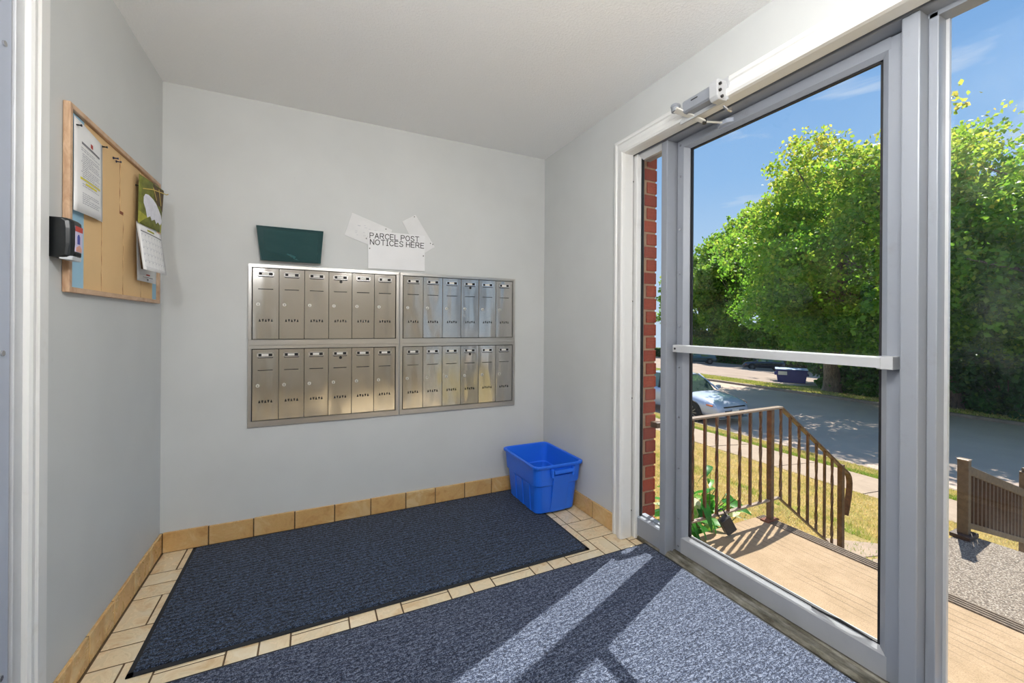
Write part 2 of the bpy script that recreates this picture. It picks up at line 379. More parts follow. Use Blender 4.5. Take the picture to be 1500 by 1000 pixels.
# ------------------------------------------------------------------ mesh helpers
class MB:
    def __init__(s): s.v = []; s.f = []
    def add(s, vs, fs):
        b = len(s.v); s.v += [tuple(v) for v in vs]; s.f += [tuple(i + b for i in f) for f in fs]; return s
    def box(s, x0, x1, y0, y1, z0, z1):
        return s.hexa([(x0, y0, z0), (x1, y0, z0), (x1, y1, z0), (x0, y1, z0), (x0, y0, z1), (x1, y0, z1), (x1, y1, z1), (x0, y1, z1)])
    def hexa(s, v):
        return s.add(v, [(3, 2, 1, 0), (4, 5, 6, 7), (0, 1, 5, 4), (1, 2, 6, 5), (2, 3, 7, 6), (3, 0, 4, 7)])
    def obox(s, c, ax, ay, az):
        """box from centre and three half-axis vectors"""
        c, ax, ay, az = map(Vector, (c, ax, ay, az))
        return s.hexa([c - ax - ay - az, c + ax - ay - az, c + ax + ay - az, c - ax + ay - az, c - ax - ay + az, c + ax - ay + az, c + ax + ay + az, c - ax + ay + az])
    def bar(s, a, b, w, h, up=(0, 0, 1)):
        a, b = Vector(a), Vector(b); d = (b - a); u = Vector(up)
        sd = d.cross(u).normalized(); u2 = sd.cross(d).normalized()
        return s.obox((a + b) / 2, d / 2, sd * w / 2, u2 * h / 2)
    def prism(s, pts, axis, a, b):
        """extrude a closed 2D outline along an axis ('x': pts are (y,z), 'y': (x,z), 'z': (x,y))"""
        n = len(pts)
        def P(p, t): return {'x': (t, p[0], p[1]), 'y': (p[0], t, p[1]), 'z': (p[0], p[1], t)}[axis]
        vs = [P(p, a) for p in pts] + [P(p, b) for p in pts]
        fs = [tuple(range(n))[::-1], tuple(range(n, 2 * n))] + [(i, (i + 1) % n, n + (i + 1) % n, n + i) for i in range(n)]
        return s.add(vs, fs)
    def tube(s, pts, r, n=8, caps=True):
        pts = [Vector(p) for p in pts]; rs = r if isinstance(r, (list, tuple)) else [r] * len(pts)
        vs, fs = [], []
        ref = Vector((0, 0, 1))
        for i, p in enumerate(pts):
            d = (pts[min(i + 1, len(pts) - 1)] - pts[max(i - 1, 0)]).normalized()
            if abs(d.dot(ref)) > 0.95: rr = Vector((1, 0, 0))
            else: rr = ref
            u = d.cross(rr).normalized(); v = d.cross(u).normalized()
            for k in range(n):
                a = 2 * math.pi * k / n
                vs.append(p + (u * math.cos(a) + v * math.sin(a)) * rs[i])
        for i in range(len(pts) - 1):
            for k in range(n):
                fs.append((i * n + k, i * n + (k + 1) % n, (i + 1) * n + (k + 1) % n, (i + 1) * n + k))
        if caps:
            fs.append(tuple(range(n))[::-1]); fs.append(tuple(range((len(pts) - 1) * n, len(pts) * n)))
        return s.add(vs, fs)
    def cyl(s, a, b, r, n=16): return s.tube([a, b], r, n)
    def lathe(s, prof, n=24, o=(0, 0, 0)):
        vs, fs = [], []
        for r, z in prof:
            for k in range(n):
                a = 2 * math.pi * k / n; vs.append((o[0] + r * math.cos(a), o[1] + r * math.sin(a), o[2] + z))
        for i in range(len(prof) - 1):
            for k in range(n): fs.append((i * n + k, i * n + (k + 1) % n, (i + 1) * n + (k + 1) % n, (i + 1) * n + k))
        return s.add(vs, fs)
    def quad(s, a, b, c, d): return s.add([a, b, c, d], [(0, 1, 2, 3)])
    def loft(s, rings, close_ends=True, closed=True):
        n = len(rings[0]); vs = [p for r in rings for p in r]; fs = []
        for i in range(len(rings) - 1):
            for k in range(n if closed else n - 1):
                fs.append((i * n + k, i * n + (k + 1) % n, (i + 1) * n + (k + 1) % n, (i + 1) * n + k))
        if close_ends: fs.append(tuple(range(n))[::-1]); fs.append(tuple(range((len(rings) - 1) * n, len(rings) * n)))
        return s.add(vs, fs)
    def mesh(s, name, mat, smooth=False):
        me = bpy.data.meshes.new(name); me.from_pydata(s.v, [], s.f)
        bm = bmesh.new(); bm.from_mesh(me); bmesh.ops.recalc_face_normals(bm, faces=bm.faces); bm.to_mesh(me); bm.free()
        if mat is not None: me.materials.append(mat)
        if smooth:
            for p in me.polygons: p.use_smooth = True
        return me

def link(name, me, parent=None, local=False, kind=None, bevel=0.0, seg=2, label=None):
    o = bpy.data.objects.new(name, me); C.objects.link(o)
    if parent is not None:
        o.parent = parent
        if not local:                                  # geometry was given in world space
            o.matrix_parent_inverse = world_inv(parent)
    if bevel:
        b = o.modifiers.new('bevel', 'BEVEL'); b.width = bevel; b.segments = seg; b.limit_method = 'ANGLE'; b.angle_limit = R(40)
    if kind: o['kind'] = kind
    if label: o['label'] = label
    return o
def world_inv(o):
    m = Matrix.Identity(4)
    while o is not None:
        m = (o.matrix_parent_inverse @ Matrix.LocRotScale(o.location, o.rotation_euler, o.scale)) @ m; o = o.parent
    return m.inverted()
def part(name, mb, mat, parent, local=False, bevel=0.0, smooth=False, kind=None, label=None, seg=2):
    return link(name, mb.mesh(name, MT[mat] if isinstance(mat, str) else mat, smooth), parent, local, kind, bevel, seg, label)
def tag(o, label, cat, group=None, kind=None):
    o['label'] = label; o['category'] = cat
    if group: o['group'] = group
    if kind: o['kind'] = kind
    return o
def thing(name, label, cat, loc=(0, 0, 0), rz=0.0, group=None):
    o = bpy.data.objects.new(name, None); C.objects.link(o)
    o.location = loc; o.rotation_euler = (0, 0, rz); o.empty_display_size = 0.1
    return tag(o, label, cat, group)
def struct(name, mb=None, mat=None, bevel=0.0, loc=(0, 0, 0)):
    if mb is None:
        o = bpy.data.objects.new(name, None); C.objects.link(o); o.location = loc
    else:
        o = link(name, mb.mesh(name, MT[mat]), None, bevel=bevel)
    o['kind'] = 'structure'; return o
def copy_tree(o, parent=None):
    c = o.copy(); C.objects.link(c)
    if parent is not None: c.parent = parent
    for ch in list(o.children): copy_tree(ch, c)
    return c
def bbox_box(name, parent, mat, *a, **k): return part(name, MB().box(*a), mat, parent, **k)

# ------------------------------------------------------------------ room shell
W, D, L, CZ = 1.591, 2.742, -0.704, 2.454
XF, XO = 1.66, 1.80          # front plane of the entrance frame, outer face of the wall
struct('floor', MB().box(L - 0.1, XF + 0.02, -2.7, D + 0.1, -0.12, -0.0012), 'grout')
FLOOR = bpy.data.objects['floor']
struct('ceiling', MB().box(L - 0.1, XO, -2.7, D + 0.1, CZ, CZ + 0.1), 'ceiling')
struct('wall_back', MB().box(L - 0.1, XO, D, D + 0.12, -0.12, CZ), 'wall')
mb = MB(); mb.box(L - 0.1, L, 1.56, D, -0.12, CZ); mb.box(L - 0.1, L, 0.55, 1.56, 2.10, CZ); mb.box(L - 0.1, L, -2.7, 0.55, -0.12, CZ)
struct('wall_left', mb, 'wall')
mb = MB(); mb.box(W, 1.752, 1.86, D, -0.12, CZ); mb.box(W, XO, -1.0, 1.86, 2.20, CZ); mb.box(W, XO, -2.7, -1.0, -0.12, CZ)
struct('wall_right', mb, 'wall')
struct('wall_front', MB().box(L - 0.1, XO, -2.8, -2.7, -0.12, CZ), 'wall_beige')

# floor tiles laid in a basket weave (0.2 x 0.1 m)
PX, PY, X0, Y0, G = 0.2085, 0.2065, -0.690, 2.735, 0.0028
tile_cache = {}
def floor_tile(x0, x1, y0, y1):
    x1 = min(x1, 1.655); x0 = max(x0, -0.690)
    if x1 - x0 < 0.02: return
    w_, h_ = round(x1 - x0 - 2 * G, 4), round(y1 - y0 - 2 * G, 4)
    if (w_, h_) not in tile_cache:
        tile_cache[(w_, h_)] = MB().box(-w_ / 2, w_ / 2, -h_ / 2, h_ / 2, -0.0055, 0).mesh('tile', MT['tile'])
    o = link('tile', tile_cache[(w_, h_)], FLOOR, True, None, 0.0015, 1)
    o.location = ((x0 + x1) / 2, (y0 + y1) / 2, random.uniform(-0.0002, 0.0004))
mats = [(-0.557, 1.344, 1.819, 2.72), (-0.557, 1.655, -0.1, 1.74)]
def hidden(x0, x1, y0, y1):
    return any(a + 0.02 < x0 and x1 < b - 0.02 and c + 0.02 < y0 and y1 < d - 0.02 for a, b, c, d in mats)
for j in range(0, 24):
    for i in range(0, 12):
        bx, by = X0 + PX * i, Y0 - PY * (j + 1)
        if (i + j) % 2 == 0: cells = [(bx, bx + PX / 2, by, by + PY), (bx + PX / 2, bx + PX, by, by + PY)]
        else: cells = [(bx, bx + PX, by, by + PY / 2), (bx, bx + PX, by + PY / 2, by + PY)]
        for c in cells:
            if not hidden(*c) and (j < 13 or i % 1 == 0): floor_tile(*c)

# tiled baseboards
BH = 0.104
def base_tile(parent, x0, x1, y0, y1, z0, z1):
    part('tile', MB().box(x0, x1, y0, y1, z0, z1), 'tile_base', parent, bevel=0.002, seg=1)
bb = struct('baseboard_back', MB().box(L, W, D - 0.008, D, 0, BH - 0.003), 'grout')
joints = [-0.692, -0.494, -0.286, -0.081, 0.133, 0.342, 0.559, 0.754, 0.961, 1.161, 1.365, 1.579]
for a, b in zip(joints, joints[1:]):
    base_tile(bb, a + G, b - G, D - 0.013 + random.uniform(-.001, .001), D, 0.002, BH + random.uniform(-0.002, 0.002))
bl = struct('baseboard_left', MB().box(L, L + 0.008, 1.683, D, 0, BH - 0.003), 'grout')
yj = [2.735, 2.55, 2.36, 2.155, 1.95, 1.745, 1.683]
for a, b in zip(yj, yj[1:]): base_tile(bl, L, L + 0.012 + random.uniform(-.001, .001), b + G, a - G, 0.002, BH + random.uniform(-.002, .002))
br = struct('baseboard_right', MB().box(W - 0.008, W, 1.915, D, 0, BH - 0.003), 'grout')
yj = [2.735, 2.53, 2.325, 2.112, 1.915]
for a, b in zip(yj, yj[1:]): base_tile(br, W - 0.012, W, b + G, a - G, 0.002, BH + random.uniform(-.002, .002))

# ------------------------------------------------------------------ casing round the glazed entrance (trim_1)
t1 = struct('trim_1', loc=(W, 1.87, 0))
def casing_profile(o0, o1):
    """outline across the casing, (distance along wall, protrusion): stepped ridges"""
    w_ = o1 - o0
    return [(o0, 0), (o0, .016), (o0 + w_ * .10, .020), (o0 + w_ * .22, .020), (o0 + w_ * .27, .013), (o0 + w_ * .42, .013), (o0 + w_ * .47, .019),
            (o0 + w_ * .55, .019), (o0 + w_ * .62, .027), (o0 + w_ * .86, .030), (o0 + w_ * .97, .024), (o0 + w_, .010), (o0 + w_, -.045), (o0 + w_ * .9, -.045), (o0 + w_ * .9, 0)]
pr = casing_profile(0, 0.088)
def two_rings(a, b): return MB().loft([a, b])
part('upright', two_rings([(W - p, 1.915 - d, .002) for d, p in pr], [(W - p, 1.915 - d, 2.250 - d) for d, p in pr]), 'trim', t1)
part('head_casing', two_rings([(W - p, -1.0, 2.250 - d) for d, p in pr], [(W - p, 1.915 - d, 2.250 - d) for d, p in pr]), 'trim', t1)

# ------------------------------------------------------------------ aluminium frame (trim_2): mullions and head
t2 = struct('trim_2', loc=(XF, 1.1, 0))
part('mullion', MB().box(XF, XO, 1.598, 1.638, 0.0, 2.165), 'alu', t2, bevel=0.004)
part('mullion', MB().box(XF, XO, 0.602, 0.647, 0.0, 2.165), 'alu', t2, bevel=0.004)
part('frame_head', MB().box(XF, XO, -1.0, 1.868, 2.165, 2.215), 'alu', t2, bevel=0.004)
part('door_stop', MB().box(1.735, 1.775, 1.585, 1.598, 0.02, 2.165), 'alu', t2, bevel=0.002)
part('jamb', MB().box(XF - .012, 1.69, 1.805, 1.855, 0.0, 2.165), 'trim', t2, bevel=0.004)
for z in (0.147, 0.786, 1.337, 2.018):
    part('screw', MB().cyl((XF - 0.0145, 1.838, z), (XF - .010, 1.838, z), 0.0045, 12), 'screw_dark', t2)
part('frame_stile', MB().box(XF, 1.70, 1.855, 1.872, 0.0, 2.165), 'alu', t2)
part('end_plate', MB().box(XF, XO, -1.0, -0.955, 0.0, 2.165), 'alu', t2)
# threshold
t3 = struct('trim_3', MB().prism([(1.662, -0.004), (1.662, 0.008), (1.675, 0.022), (1.70, 0.024), (1.705, 0.018), (1.715, 0.018), (1.72, 0.024), (1.86, 0.024), (1.88, -0.15), (1.70, -0.15)], 'y', -1.0, 1.868), 'threshold')

# left sidelight
w1 = struct('window_1', loc=(1.68, 1.72, 0))
part('bottom_rail', MB().prism([(1.662, 0.02), (1.662, 0.118), (1.668, 0.124), (1.69, 0.124), (1.69, 0.132), (1.72, 0.132), (1.72, 0.02)], 'y', 1.638, 1.805), 'alu', w1)
part('glass_pane', MB().box(1.683, 1.688, 1.640, 1.803, 0.126, 2.150), 'glass', w1)
part('gasket', MB().box(1.677, 1.694, 1.799, 1.805, 0.124, 2.150), 'rubber', w1)
part('glazing_stop', MB().prism([(1.662, 2.165), (1.662, 2.160), (1.682, 2.136), (1.70, 2.136), (1.70, 2.165)], 'y', 1.638, 1.805), 'alu_bright', w1)
part('outer_trim', MB().box(1.692, 1.701, 1.805, 1.866, 0.05, 2.165), 'cream', w1)
# right sidelight (runs on past the camera)
w2 = struct('window_2', loc=(1.76, -0.2, 0))
part('bottom_rail', MB().prism([(1.70, 0.02), (1.70, 0.06), (1.715, 0.078), (1.80, 0.078), (1.80, 0.02)], 'y', -0.955, 0.602), 'alu', w2)
part('side_stop', MB().box(1.713, 1.77, 0.578, 0.602, 0.078, 2.165), 'alu', w2, bevel=0.003)
part('gasket', MB().box(1.762, 1.776, 0.570, 0.578, 0.078, 2.165), 'alu_bright', w2)
part('head_stop', MB().box(1.713, 1.77, -0.955, 0.602, 2.150, 2.165), 'alu', w2)
part('glass_pane', MB().box(1.766, 1.772, -0.955, 0.60, 0.078, 2.16), 'glass_dusty', w2)

# ------------------------------------------------------------------ the glazed entrance door (door_1)
XD, XG = 1.725, 1.750
d1 = struct('door_1', loc=(XD, 1.587, 0.025))
YA, YB = 0.650, 1.590       # leaf, latch edge and hinge edge
IA, IB = 0.705, 1.551       # inner edge of the flat stiles
GA, GB = 0.727, 1.525       # glass edge
def stile(y_out, y_in, y_g):
    pts = [(XD, y_out), (XD, y_in), (XD + 0.018, y_g), (XD + 0.045, y_g), (XD + 0.045, y_out)]
    return MB().prism(pts, 'z', 0.027, 2.160)
part('stile', stile(YB, IB, GB), 'alu', d1, bevel=0.0015, seg=1)
part('stile', stile(YA, IA, GA), 'alu', d1, bevel=0.0015, seg=1)
part('top_rail', MB().prism([(XD - .0005, 2.162), (XD - .0005, 2.122), (XD + 0.018, 2.108), (XD + 0.045, 2.108), (XD + 0.045, 2.162)], 'y', IA - 0.006, IB + 0.006), 'alu', d1)
part('bottom_rail', MB().prism([(XD - .0005, 0.027), (XD - .0005, 0.104), (XD + 0.004, 0.110), (XD + 0.020, 0.120), (XD + 0.045, 0.120), (XD + 0.045, 0.027)], 'y', IA - 0.004, IB + 0.004), 'alu_mid', d1)
g = 0.008
mb = MB(); mb.box(XG - .004, XG + .010, GB - g, GB + .002, 0.118, 2.11); mb.box(XG - .004, XG + .010, GA - .002, GA + g, 0.118, 2.11)
mb.box(XG - .004, XG + .010, GA, GB, 2.102, 2.112); mb.box(XG - .004, XG + .010, GA, GB, 0.116, 0.124)
part('gasket', mb, 'rubber', d1)
part('glass_pane', MB().box(XG, XG + 0.006, GA, GB, 0.118, 2.11), 'glass', d1)
# loose end of the lower gasket strip curling up
part('loose_gasket', MB().tube([(XG - .006, 0.94, 0.122), (XG - .009, 0.88, 0.126), (XG - .012, 0.84, 0.134), (XG - .010, 0.80, 0.131), (XG - .006, 0.75, 0.124)], 0.004, 6), 'rubber', d1)
pb = part('push_bar', MB().prism([(1.668, 1.066), (1.668, 1.098), (1.672, 1.102), (1.706, 1.102), (1.706, 1.066)], 'y', 0.700, 1.562), 'alu_bright', d1)
part('bar_bracket', MB().box(1.672, XD + .001, 1.532, 1.562, 1.068, 1.100), 'alu', d1, bevel=0.002)
part('bar_bracket', MB().box(1.672, XD + .001, 0.668, 0.712, 1.062, 1.1045), 'alu_bright', d1, bevel=0.002)
part('screw', MB().cyl((1.666, 1.548, 1.083), (1.670, 1.548, 1.083), 0.0055, 12), 'screw_dark', d1)
for z in (0.055, 0.2, 0.461, 0.724, 0.984, 1.196, 1.473, 1.700, 1.974, 2.136):
    part('screw', MB().cyl((XD - 0.003, 1.570, z), (XD + 0.001, 1.570, z), 0.0055, 12), 'screw', d1)

# ------------------------------------------------------------------ door closer on the frame head
dc = thing('door_closer', 'grey overhead door closer with hinged arm above the glass door', 'door closer', (1.55, 1.30, 2.15))
mb = MB().prism([(1.518, 2.172), (1.515, 2.212), (1.524, 2.222), (1.572, 2.222), (1.572, 2.166), (1.528, 2.166)], 'y', 1.225, 1.372)
bd = part('body', mb, 'alu', dc, bevel=0.002)
part('cover_slot', MB().box(1.5145, 1.518, 1.290, 1.325, 2.200, 2.204), 'black', bd)
mb = MB().prism([(1.510, 2.160), (1.508, 2.222), (1.520, 2.230), (1.572, 2.230), (1.572, 2.145), (1.522, 2.145)], 'y', 1.186, 1.228)
ec = part('end_cap', mb, 'alu_bright', dc, bevel=0.005)
for dz_ in (0.016, 0.040, .066):
    part('adjusting_screw', MB().cyl((1.522 + .012 * (dz_ < .03), 1.178, 2.140 + dz_), (1.522 + .012 * (dz_ < .03), 1.188, 2.140 + dz_), 0.006, 10), 'screw_dark', ec)
part('end_hook', MB().tube([(1.56, 1.195, 2.128), (1.575, 1.188, 2.112), (1.600, 1.190, 2.112), (1.612, 1.20, 2.13)], .005, 8), 'screw', ec)
part('mounting_plate', MB().box(1.566, 1.576, 1.18, 1.43, 2.150, 2.246), 'alu_bright', dc, bevel=0.001)
part('pivot_cap', MB().lathe([(0.0, 0.036), (0.014, 0.035), (0.021, 0.030), (0.022, 0.022), (0.019, 0.018), (0.018, 0.0), (0.0, 0.0)], 20, (1.508, 1.405, 2.186)), 'alu', dc)
a0, a1, a2 = Vector((1.497, 1.398, 2.190)), Vector((1.622, 1.341, 2.138)), Vector((1.722, 1.308, 2.140))
mb = MB(); wv = Vector((.35, .93, 0)) * .021; wt = Vector((.35, .93, 0)) * .013; up = Vector((-.25, .1, .95)) * .0045
mb.hexa([a0 + wv - up, a0 - wv - up, a1 - wt - up, a1 + wt - up, a0 + wv + up, a0 - wv + up, a1 - wt + up, a1 + wt + up])
part('lever_arm', mb, 'white_label', dc, bevel=0.002)
part('elbow_joint', MB().cyl(a1 + Vector((0, 0, -.010)), a1 + Vector((0, 0, .011)), 0.009, 14), 'screw_dark', dc)
part('link_rod', MB().tube([a1, a2], 0.0045, 10), 'white_label', dc)
part('door_shoe', MB().prism([(1.703, 1.325), (1.72, 1.350), (1.727, 1.35), (1.727, 1.268), (1.72, 1.268), (1.703, 1.290)], 'z', 2.130, 2.150), 'door_grey', dc, bevel=0.002)

# ------------------------------------------------------------------ left door and its casing
t4 = struct('trim_4', loc=(L, 1.62, 0))
pr = [(0, 0), (0, .012), (.010, .016), (.055, .016), (.060, .022), (.066, .022), (.069, .016), (.085, .018), (.100, .024), (.109, .020), (.109, 0)]
part('upright', two_rings([(L + p, 1.683 - d, 0) for d, p in pr], [(L + p, 1.683 - d, 2.205 - d) for d, p in pr]), 'trim', t4)
part('upright', two_rings([(L + p, 0.46 + d, 0) for d, p in pr], [(L + p, 0.46 + d, 2.205 - d) for d, p in pr]), 'trim', t4)
part('head_casing', two_rings([(L + p, .46 + d, 2.205 - d) for d, p in pr], [(L + p, 1.683 - d, 2.205 - d) for d, p in pr]), 'trim', t4)
part('jamb', MB().box(L - 0.05, L + 0.008, 1.537, 1.574, 0.0, 2.10), 'alu_bright', t4, bevel=0.002)
d2 = struct('door_2', loc=(L, 1.53, 0))
part('door_leaf', MB().box(L - 0.05, L + 0.002, 0.60, 1.533, 0.01, 2.08), 'door_grey', d2, bevel=0.002)
for z in (0.30, 1.12, 1.90):
    part('screw', MB().cyl((L + .001, 1.501, z), (L + 0.006, 1.501, z), 0.007, 12), 'screw', d2)

# ------------------------------------------------------------------ mats
def make_mat(x0, x1, y0, y1, label, key, edge):
    t = thing('door_mat', label, 'mat', ((x0 + x1) / 2, (y0 + y1) / 2, 0), group='entrance mats')
    part('carpet', MB().box(x0 + edge, x1 - edge, y0 + edge, y1 - edge, 0.0015, 0.011), key, t, bevel=0.003)
    mb = MB(); mb.box(x0, x1, y0, y0 + edge + .003, 0.001, 0.006); mb.box(x0, x1, y1 - edge - .003, y1, 0.001, 0.006)
    mb.box(x0, x0 + edge + .003, y0, y1, 0.001, 0.006); mb.box(x1 - edge - .003, x1, y0, y1, 0.001, 0.006)
    part('rubber_border', mb, 'mat_edge', t)
    return t
make_mat(-0.557, 1.344, 1.819, 2.72, 'navy ribbed mat with dark rubber edge lying below the mailboxes', 'mat', 0.016)
make_mat(-0.557, 1.659, -0.1, 1.74, 'blue-grey ribbed mat striped by sunlight in front of the glass door', 'mat2', 0.012)

# ------------------------------------------------------------------ mailboxes
BW, BHT, DW = 0.826, 0.459, 0.1307
MO = {}
def mailbox_bank(x0, z0, label):
    t = thing('mailbox_bank', label, 'mailbox', (x0, D, z0), group='steel mailbox banks on the back wall')
    return t
bank = mailbox_bank(-0.319, 1.074, '')
dx0, dz0, dz1 = 0.0205, 0.035, 0.437
mb = MB()   # outer frame ring
YF = -0.014
mb.box(0, BW, YF, 0, dz1 + .003, BHT); mb.box(0, BW, YF, 0, 0, dz0 - .003)
mb.box(0, dx0 - .003, YF, 0, dz0 - .003, dz1 + .003); mb.box(BW - dx0 + .003, BW, YF, 0, dz0 - .003, dz1 + .003)
part('frame', mb, 'steel', bank, local=True, bevel=0.0012, seg=1)
part('recess', MB().box(dx0 - .004, BW - dx0 + .004, -0.004, 0, dz0 - .004, dz1 + .004), 'black', bank, local=True)
def door_bits(k):
    x = dx0 + k * DW
    dr = part('mailbox_door', MB().box(0.0009, DW - 0.0009, -0.0125, -0.004, dz0, dz1), 'steel_door', bank, local=True, bevel=0.0012, seg=1)
    dr.location = (x, 0, 0)
    return dr
first = None
meshes = {}
yb = -0.0125
mb = MB(); hx0, hx1, hz0, hz1 = 0.024, 0.106, 0.392, 0.417
mb.box(hx0, hx1, yb - .004, yb, hz0, hz0 + .005); mb.box(hx0, hx1, yb - .004, yb, hz1 - .004, hz1)
mb.box(hx0, hx0 + .007, yb - .004, yb, hz0, hz1); mb.box(hx1 - .007, hx1, yb - .004, yb, hz0, hz1)
meshes['name_holder'] = mb.mesh('name_holder', MT['steel_bright'])
meshes['name_window_shadow'] = MB().box(hx0 + .004, hx1 - .004, yb - .0015, yb + .001, hz0 - .0045, hz1 - .003).mesh('name_window_shadow', MT['black'])  # black window back, drawn past the holder as painted shadow beneath it
meshes['name_card'] = MB().box(hx0 + .022, hx1 - .026, yb - .0026, yb, hz0 + .007, hz1 - .006).mesh('name_card', MT['white_label'])
meshes['mail_slot'] = MB().box(0.028, 0.101, yb - .0010, yb + .001, 0.3165, 0.3205).mesh('mail_slot', MT['black'])
mb = MB(); mb.cyl((0.028, yb - .005, 0.232), (0.028, yb, 0.232), 0.0098, 16)
meshes['lock'] = mb.mesh('lock', MT['lock_face'])
meshes['keyhole'] = MB().box(0.0268, 0.0292, yb - .0056, yb - .004, 0.226, 0.237).mesh('keyhole', MT['black'])
mb = MB()
for q in range(5):
    cx = 0.036 + q * 0.0148; hw = 0.0052
    za, zb_ = (0.134, 0.149) if q % 2 == 0 else (0.149, 0.134)
    mb.prism([(cx - hw, za), (cx + hw, za), (cx + hw * .25, zb_), (cx - hw * .25, zb_)], 'y', yb - .0010, yb + .001)
meshes['vent_cutouts'] = mb.mesh('vent_cutouts', MT['black'])
meshes['latch_hole'] = MB().cyl((0.067, yb - .0012, 0.379), (0.067, yb, 0.379), 0.0085, 16).mesh('latch_hole', MT['black'])
dr0 = door_bits(0)
def fill_door(dr, k):
    for nm in ('name_holder', 'name_window_shadow', 'name_card', 'mail_slot', 'lock', 'keyhole', 'vent_cutouts') + (('latch_hole',) if k == 3 else ()):
        o = bpy.data.objects.new(nm, meshes[nm]); C.objects.link(o); o.parent = dr
fill_door(dr0, 0)
for k in range(1, 6):
    c = dr0.copy(); C.objects.link(c); c.location = (dx0 + k * DW, 0, 0); fill_door(c, k)
bank['label'] = 'steel mailbox bank of six doors just below the teal wall pocket'
for (x0, z0, lab) in ((0.5135, 1.074, 'upper steel mailbox bank under the parcel notice, nearest the glass door'),
                      (-0.319, 0.6145, 'lower steel mailbox bank with dull doors, farther from the glass door'),
                      (0.5135, 0.6145, 'lower steel mailbox bank with bright wavy reflections, above the blue tote')):
    c = copy_tree(bank); c.location = (x0, D, z0); c['label'] = lab

# ------------------------------------------------------------------ notices above the mailboxes
def plate(name, label, cat, corners, y0, y1, mat, group=None):
    t = thing(name, label, cat, (corners[0][0], y1, corners[0][1]), group=group)
    part('sheet', MB().prism(corners, 'y', y0, y1), mat, t, bevel=0.0008, seg=1)
    return t
STROKES = {
 'P': [[(0, 0), (0, 1), (.5, 1), (.68, .93), (.74, .76), (.68, .58), (.5, .5), (0, .5)]],
 'A': [[(0, 0), (.4, 1), (.8, 0)], [(.13, .34), (.67, .34)]],
 'R': [[(0, 0), (0, 1), (.5, 1), (.68, .93), (.74, .76), (.68, .58), (.5, .5), (0, .5)], [(.42, .5), (.78, 0)]],
 'C': [[(.78, .78), (.66, .95), (.42, 1), (.16, .9), (0, .65), (0, .35), (.16, .1), (.42, 0), (.66, .05), (.78, .22)]],
 'E': [[(.7, 0), (0, 0), (0, 1), (.7, 1)], [(0, .52), (.6, .52)]],
 'L': [[(0, 1), (0, 0), (.66, 0)]],
 'O': [[(.42, 0), (.16, .1), (0, .35), (0, .65), (.16, .9), (.42, 1), (.68, .9), (.84, .65), (.84, .35), (.68, .1), (.42, 0)]],
 'S': [[(.7, .84), (.58, .96), (.36, 1), (.13, .94), (.04, .76), (.13, .59), (.38, .51), (.62, .42), (.72, .24), (.62, .06), (.36, 0), (.12, .04), (0, .17)]],
 'T': [[(0, 1), (.8, 1)], [(.4, 1), (.4, 0)]],
 'N': [[(0, 0), (0, 1), (.74, 0), (.74, 1)]],
 'I': [[(0, 1), (.36, 1)], [(.18, 1), (.18, 0)], [(0, 0), (.36, 0)]],
 'H': [[(0, 0), (0, 1)], [(.74, 0), (.74, 1)], [(0, .5), (.74, .5)]]}
WID = dict(P=.74, A=.8, R=.78, C=.78, E=.7, L=.66, O=.84, S=.72, T=.8, N=.74, I=.36, H=.74)
def stroke_text(mb, text, x0, x1, z0, h, slope, y, wd):
    tot = sum((WID[c] + .30) if c != ' ' else .42 for c in text) - .30
    sx = (x1 - x0) / tot; x = x0
    for ch in text:
        if ch == ' ': x += .42 * sx; continue
        for st in STROKES[ch]:
            P = [Vector((x + p[0] * sx, y, z0 + p[1] * h + slope * (x + p[0] * sx - x0))) for p in st]
            for a, b in zip(P, P[1:]):
                d = (b - a).normalized(); n_ = Vector((-d.z, 0, d.x)) * wd / 2; a2, b2 = a - d * wd * .35, b + d * wd * .35
                f, k = Vector((0, -.0006, 0)), Vector((0, .0006, 0))
                mb.hexa([a2 - n_ + f, b2 - n_ + f, b2 - n_ + k, a2 - n_ + k, a2 + n_ + f, b2 + n_ + f, b2 + n_ + k, a2 + n_ + k])
        x += (WID[ch] + .30) * sx
YS = D - 0.0075
sg = plate('notice_sign', 'white sign lettered PARCEL POST NOTICES HERE standing on the mailboxes', 'sign', [(0.317, 1.546), (0.676, 1.550), (0.674, 1.785), (0.316, 1.784)], YS, D - 0.0045, 'plastic_white')
mb = MB()
stroke_text(mb, 'PARCEL POST', 0.327, 0.634, 1.737, 0.032, 0.012, YS - .0004, 0.0042)
stroke_text(mb, 'NOTICES HERE', 0.329, 0.667, 1.697, 0.032, 0.014, YS - .0004, 0.0042)
part('lettering', mb, 'ink', sg)
for x, z in ((0.326, 1.672), (0.664, 1.650)): part('screw', MB().cyl((x, YS - .003, z), (x, YS + .001, z), 0.0035, 10), 'screw_dark', sg)
ta = plate('notice_card', 'tilted blank white card tucked behind the sign toward the teal pocket', 'card', [(0.222, 1.883), (0.463, 1.802), (0.453, 1.775), (0.430, 1.655), (0.178, 1.742)], D - 0.004, D - 0.001, 'paper_off', 'blank cards beside the parcel sign')
for x, z in ((0.424, 1.803), (0.306, 1.733)): part('screw', MB().cyl((x, D - .007, z), (x, D - .003, z), 0.0032, 10), 'screw_dark', ta)
mb = MB()
for q in range(26):
    x, z = random.uniform(.24, .40), random.uniform(1.745, 1.83); z -= (x - .22) * .25
    mb.box(x, x + random.uniform(.008, .02), D - .0044, D - .0040, z, z + .0018)
part('faint_marks', mb, 'ink_pale', ta, kind='stuff')
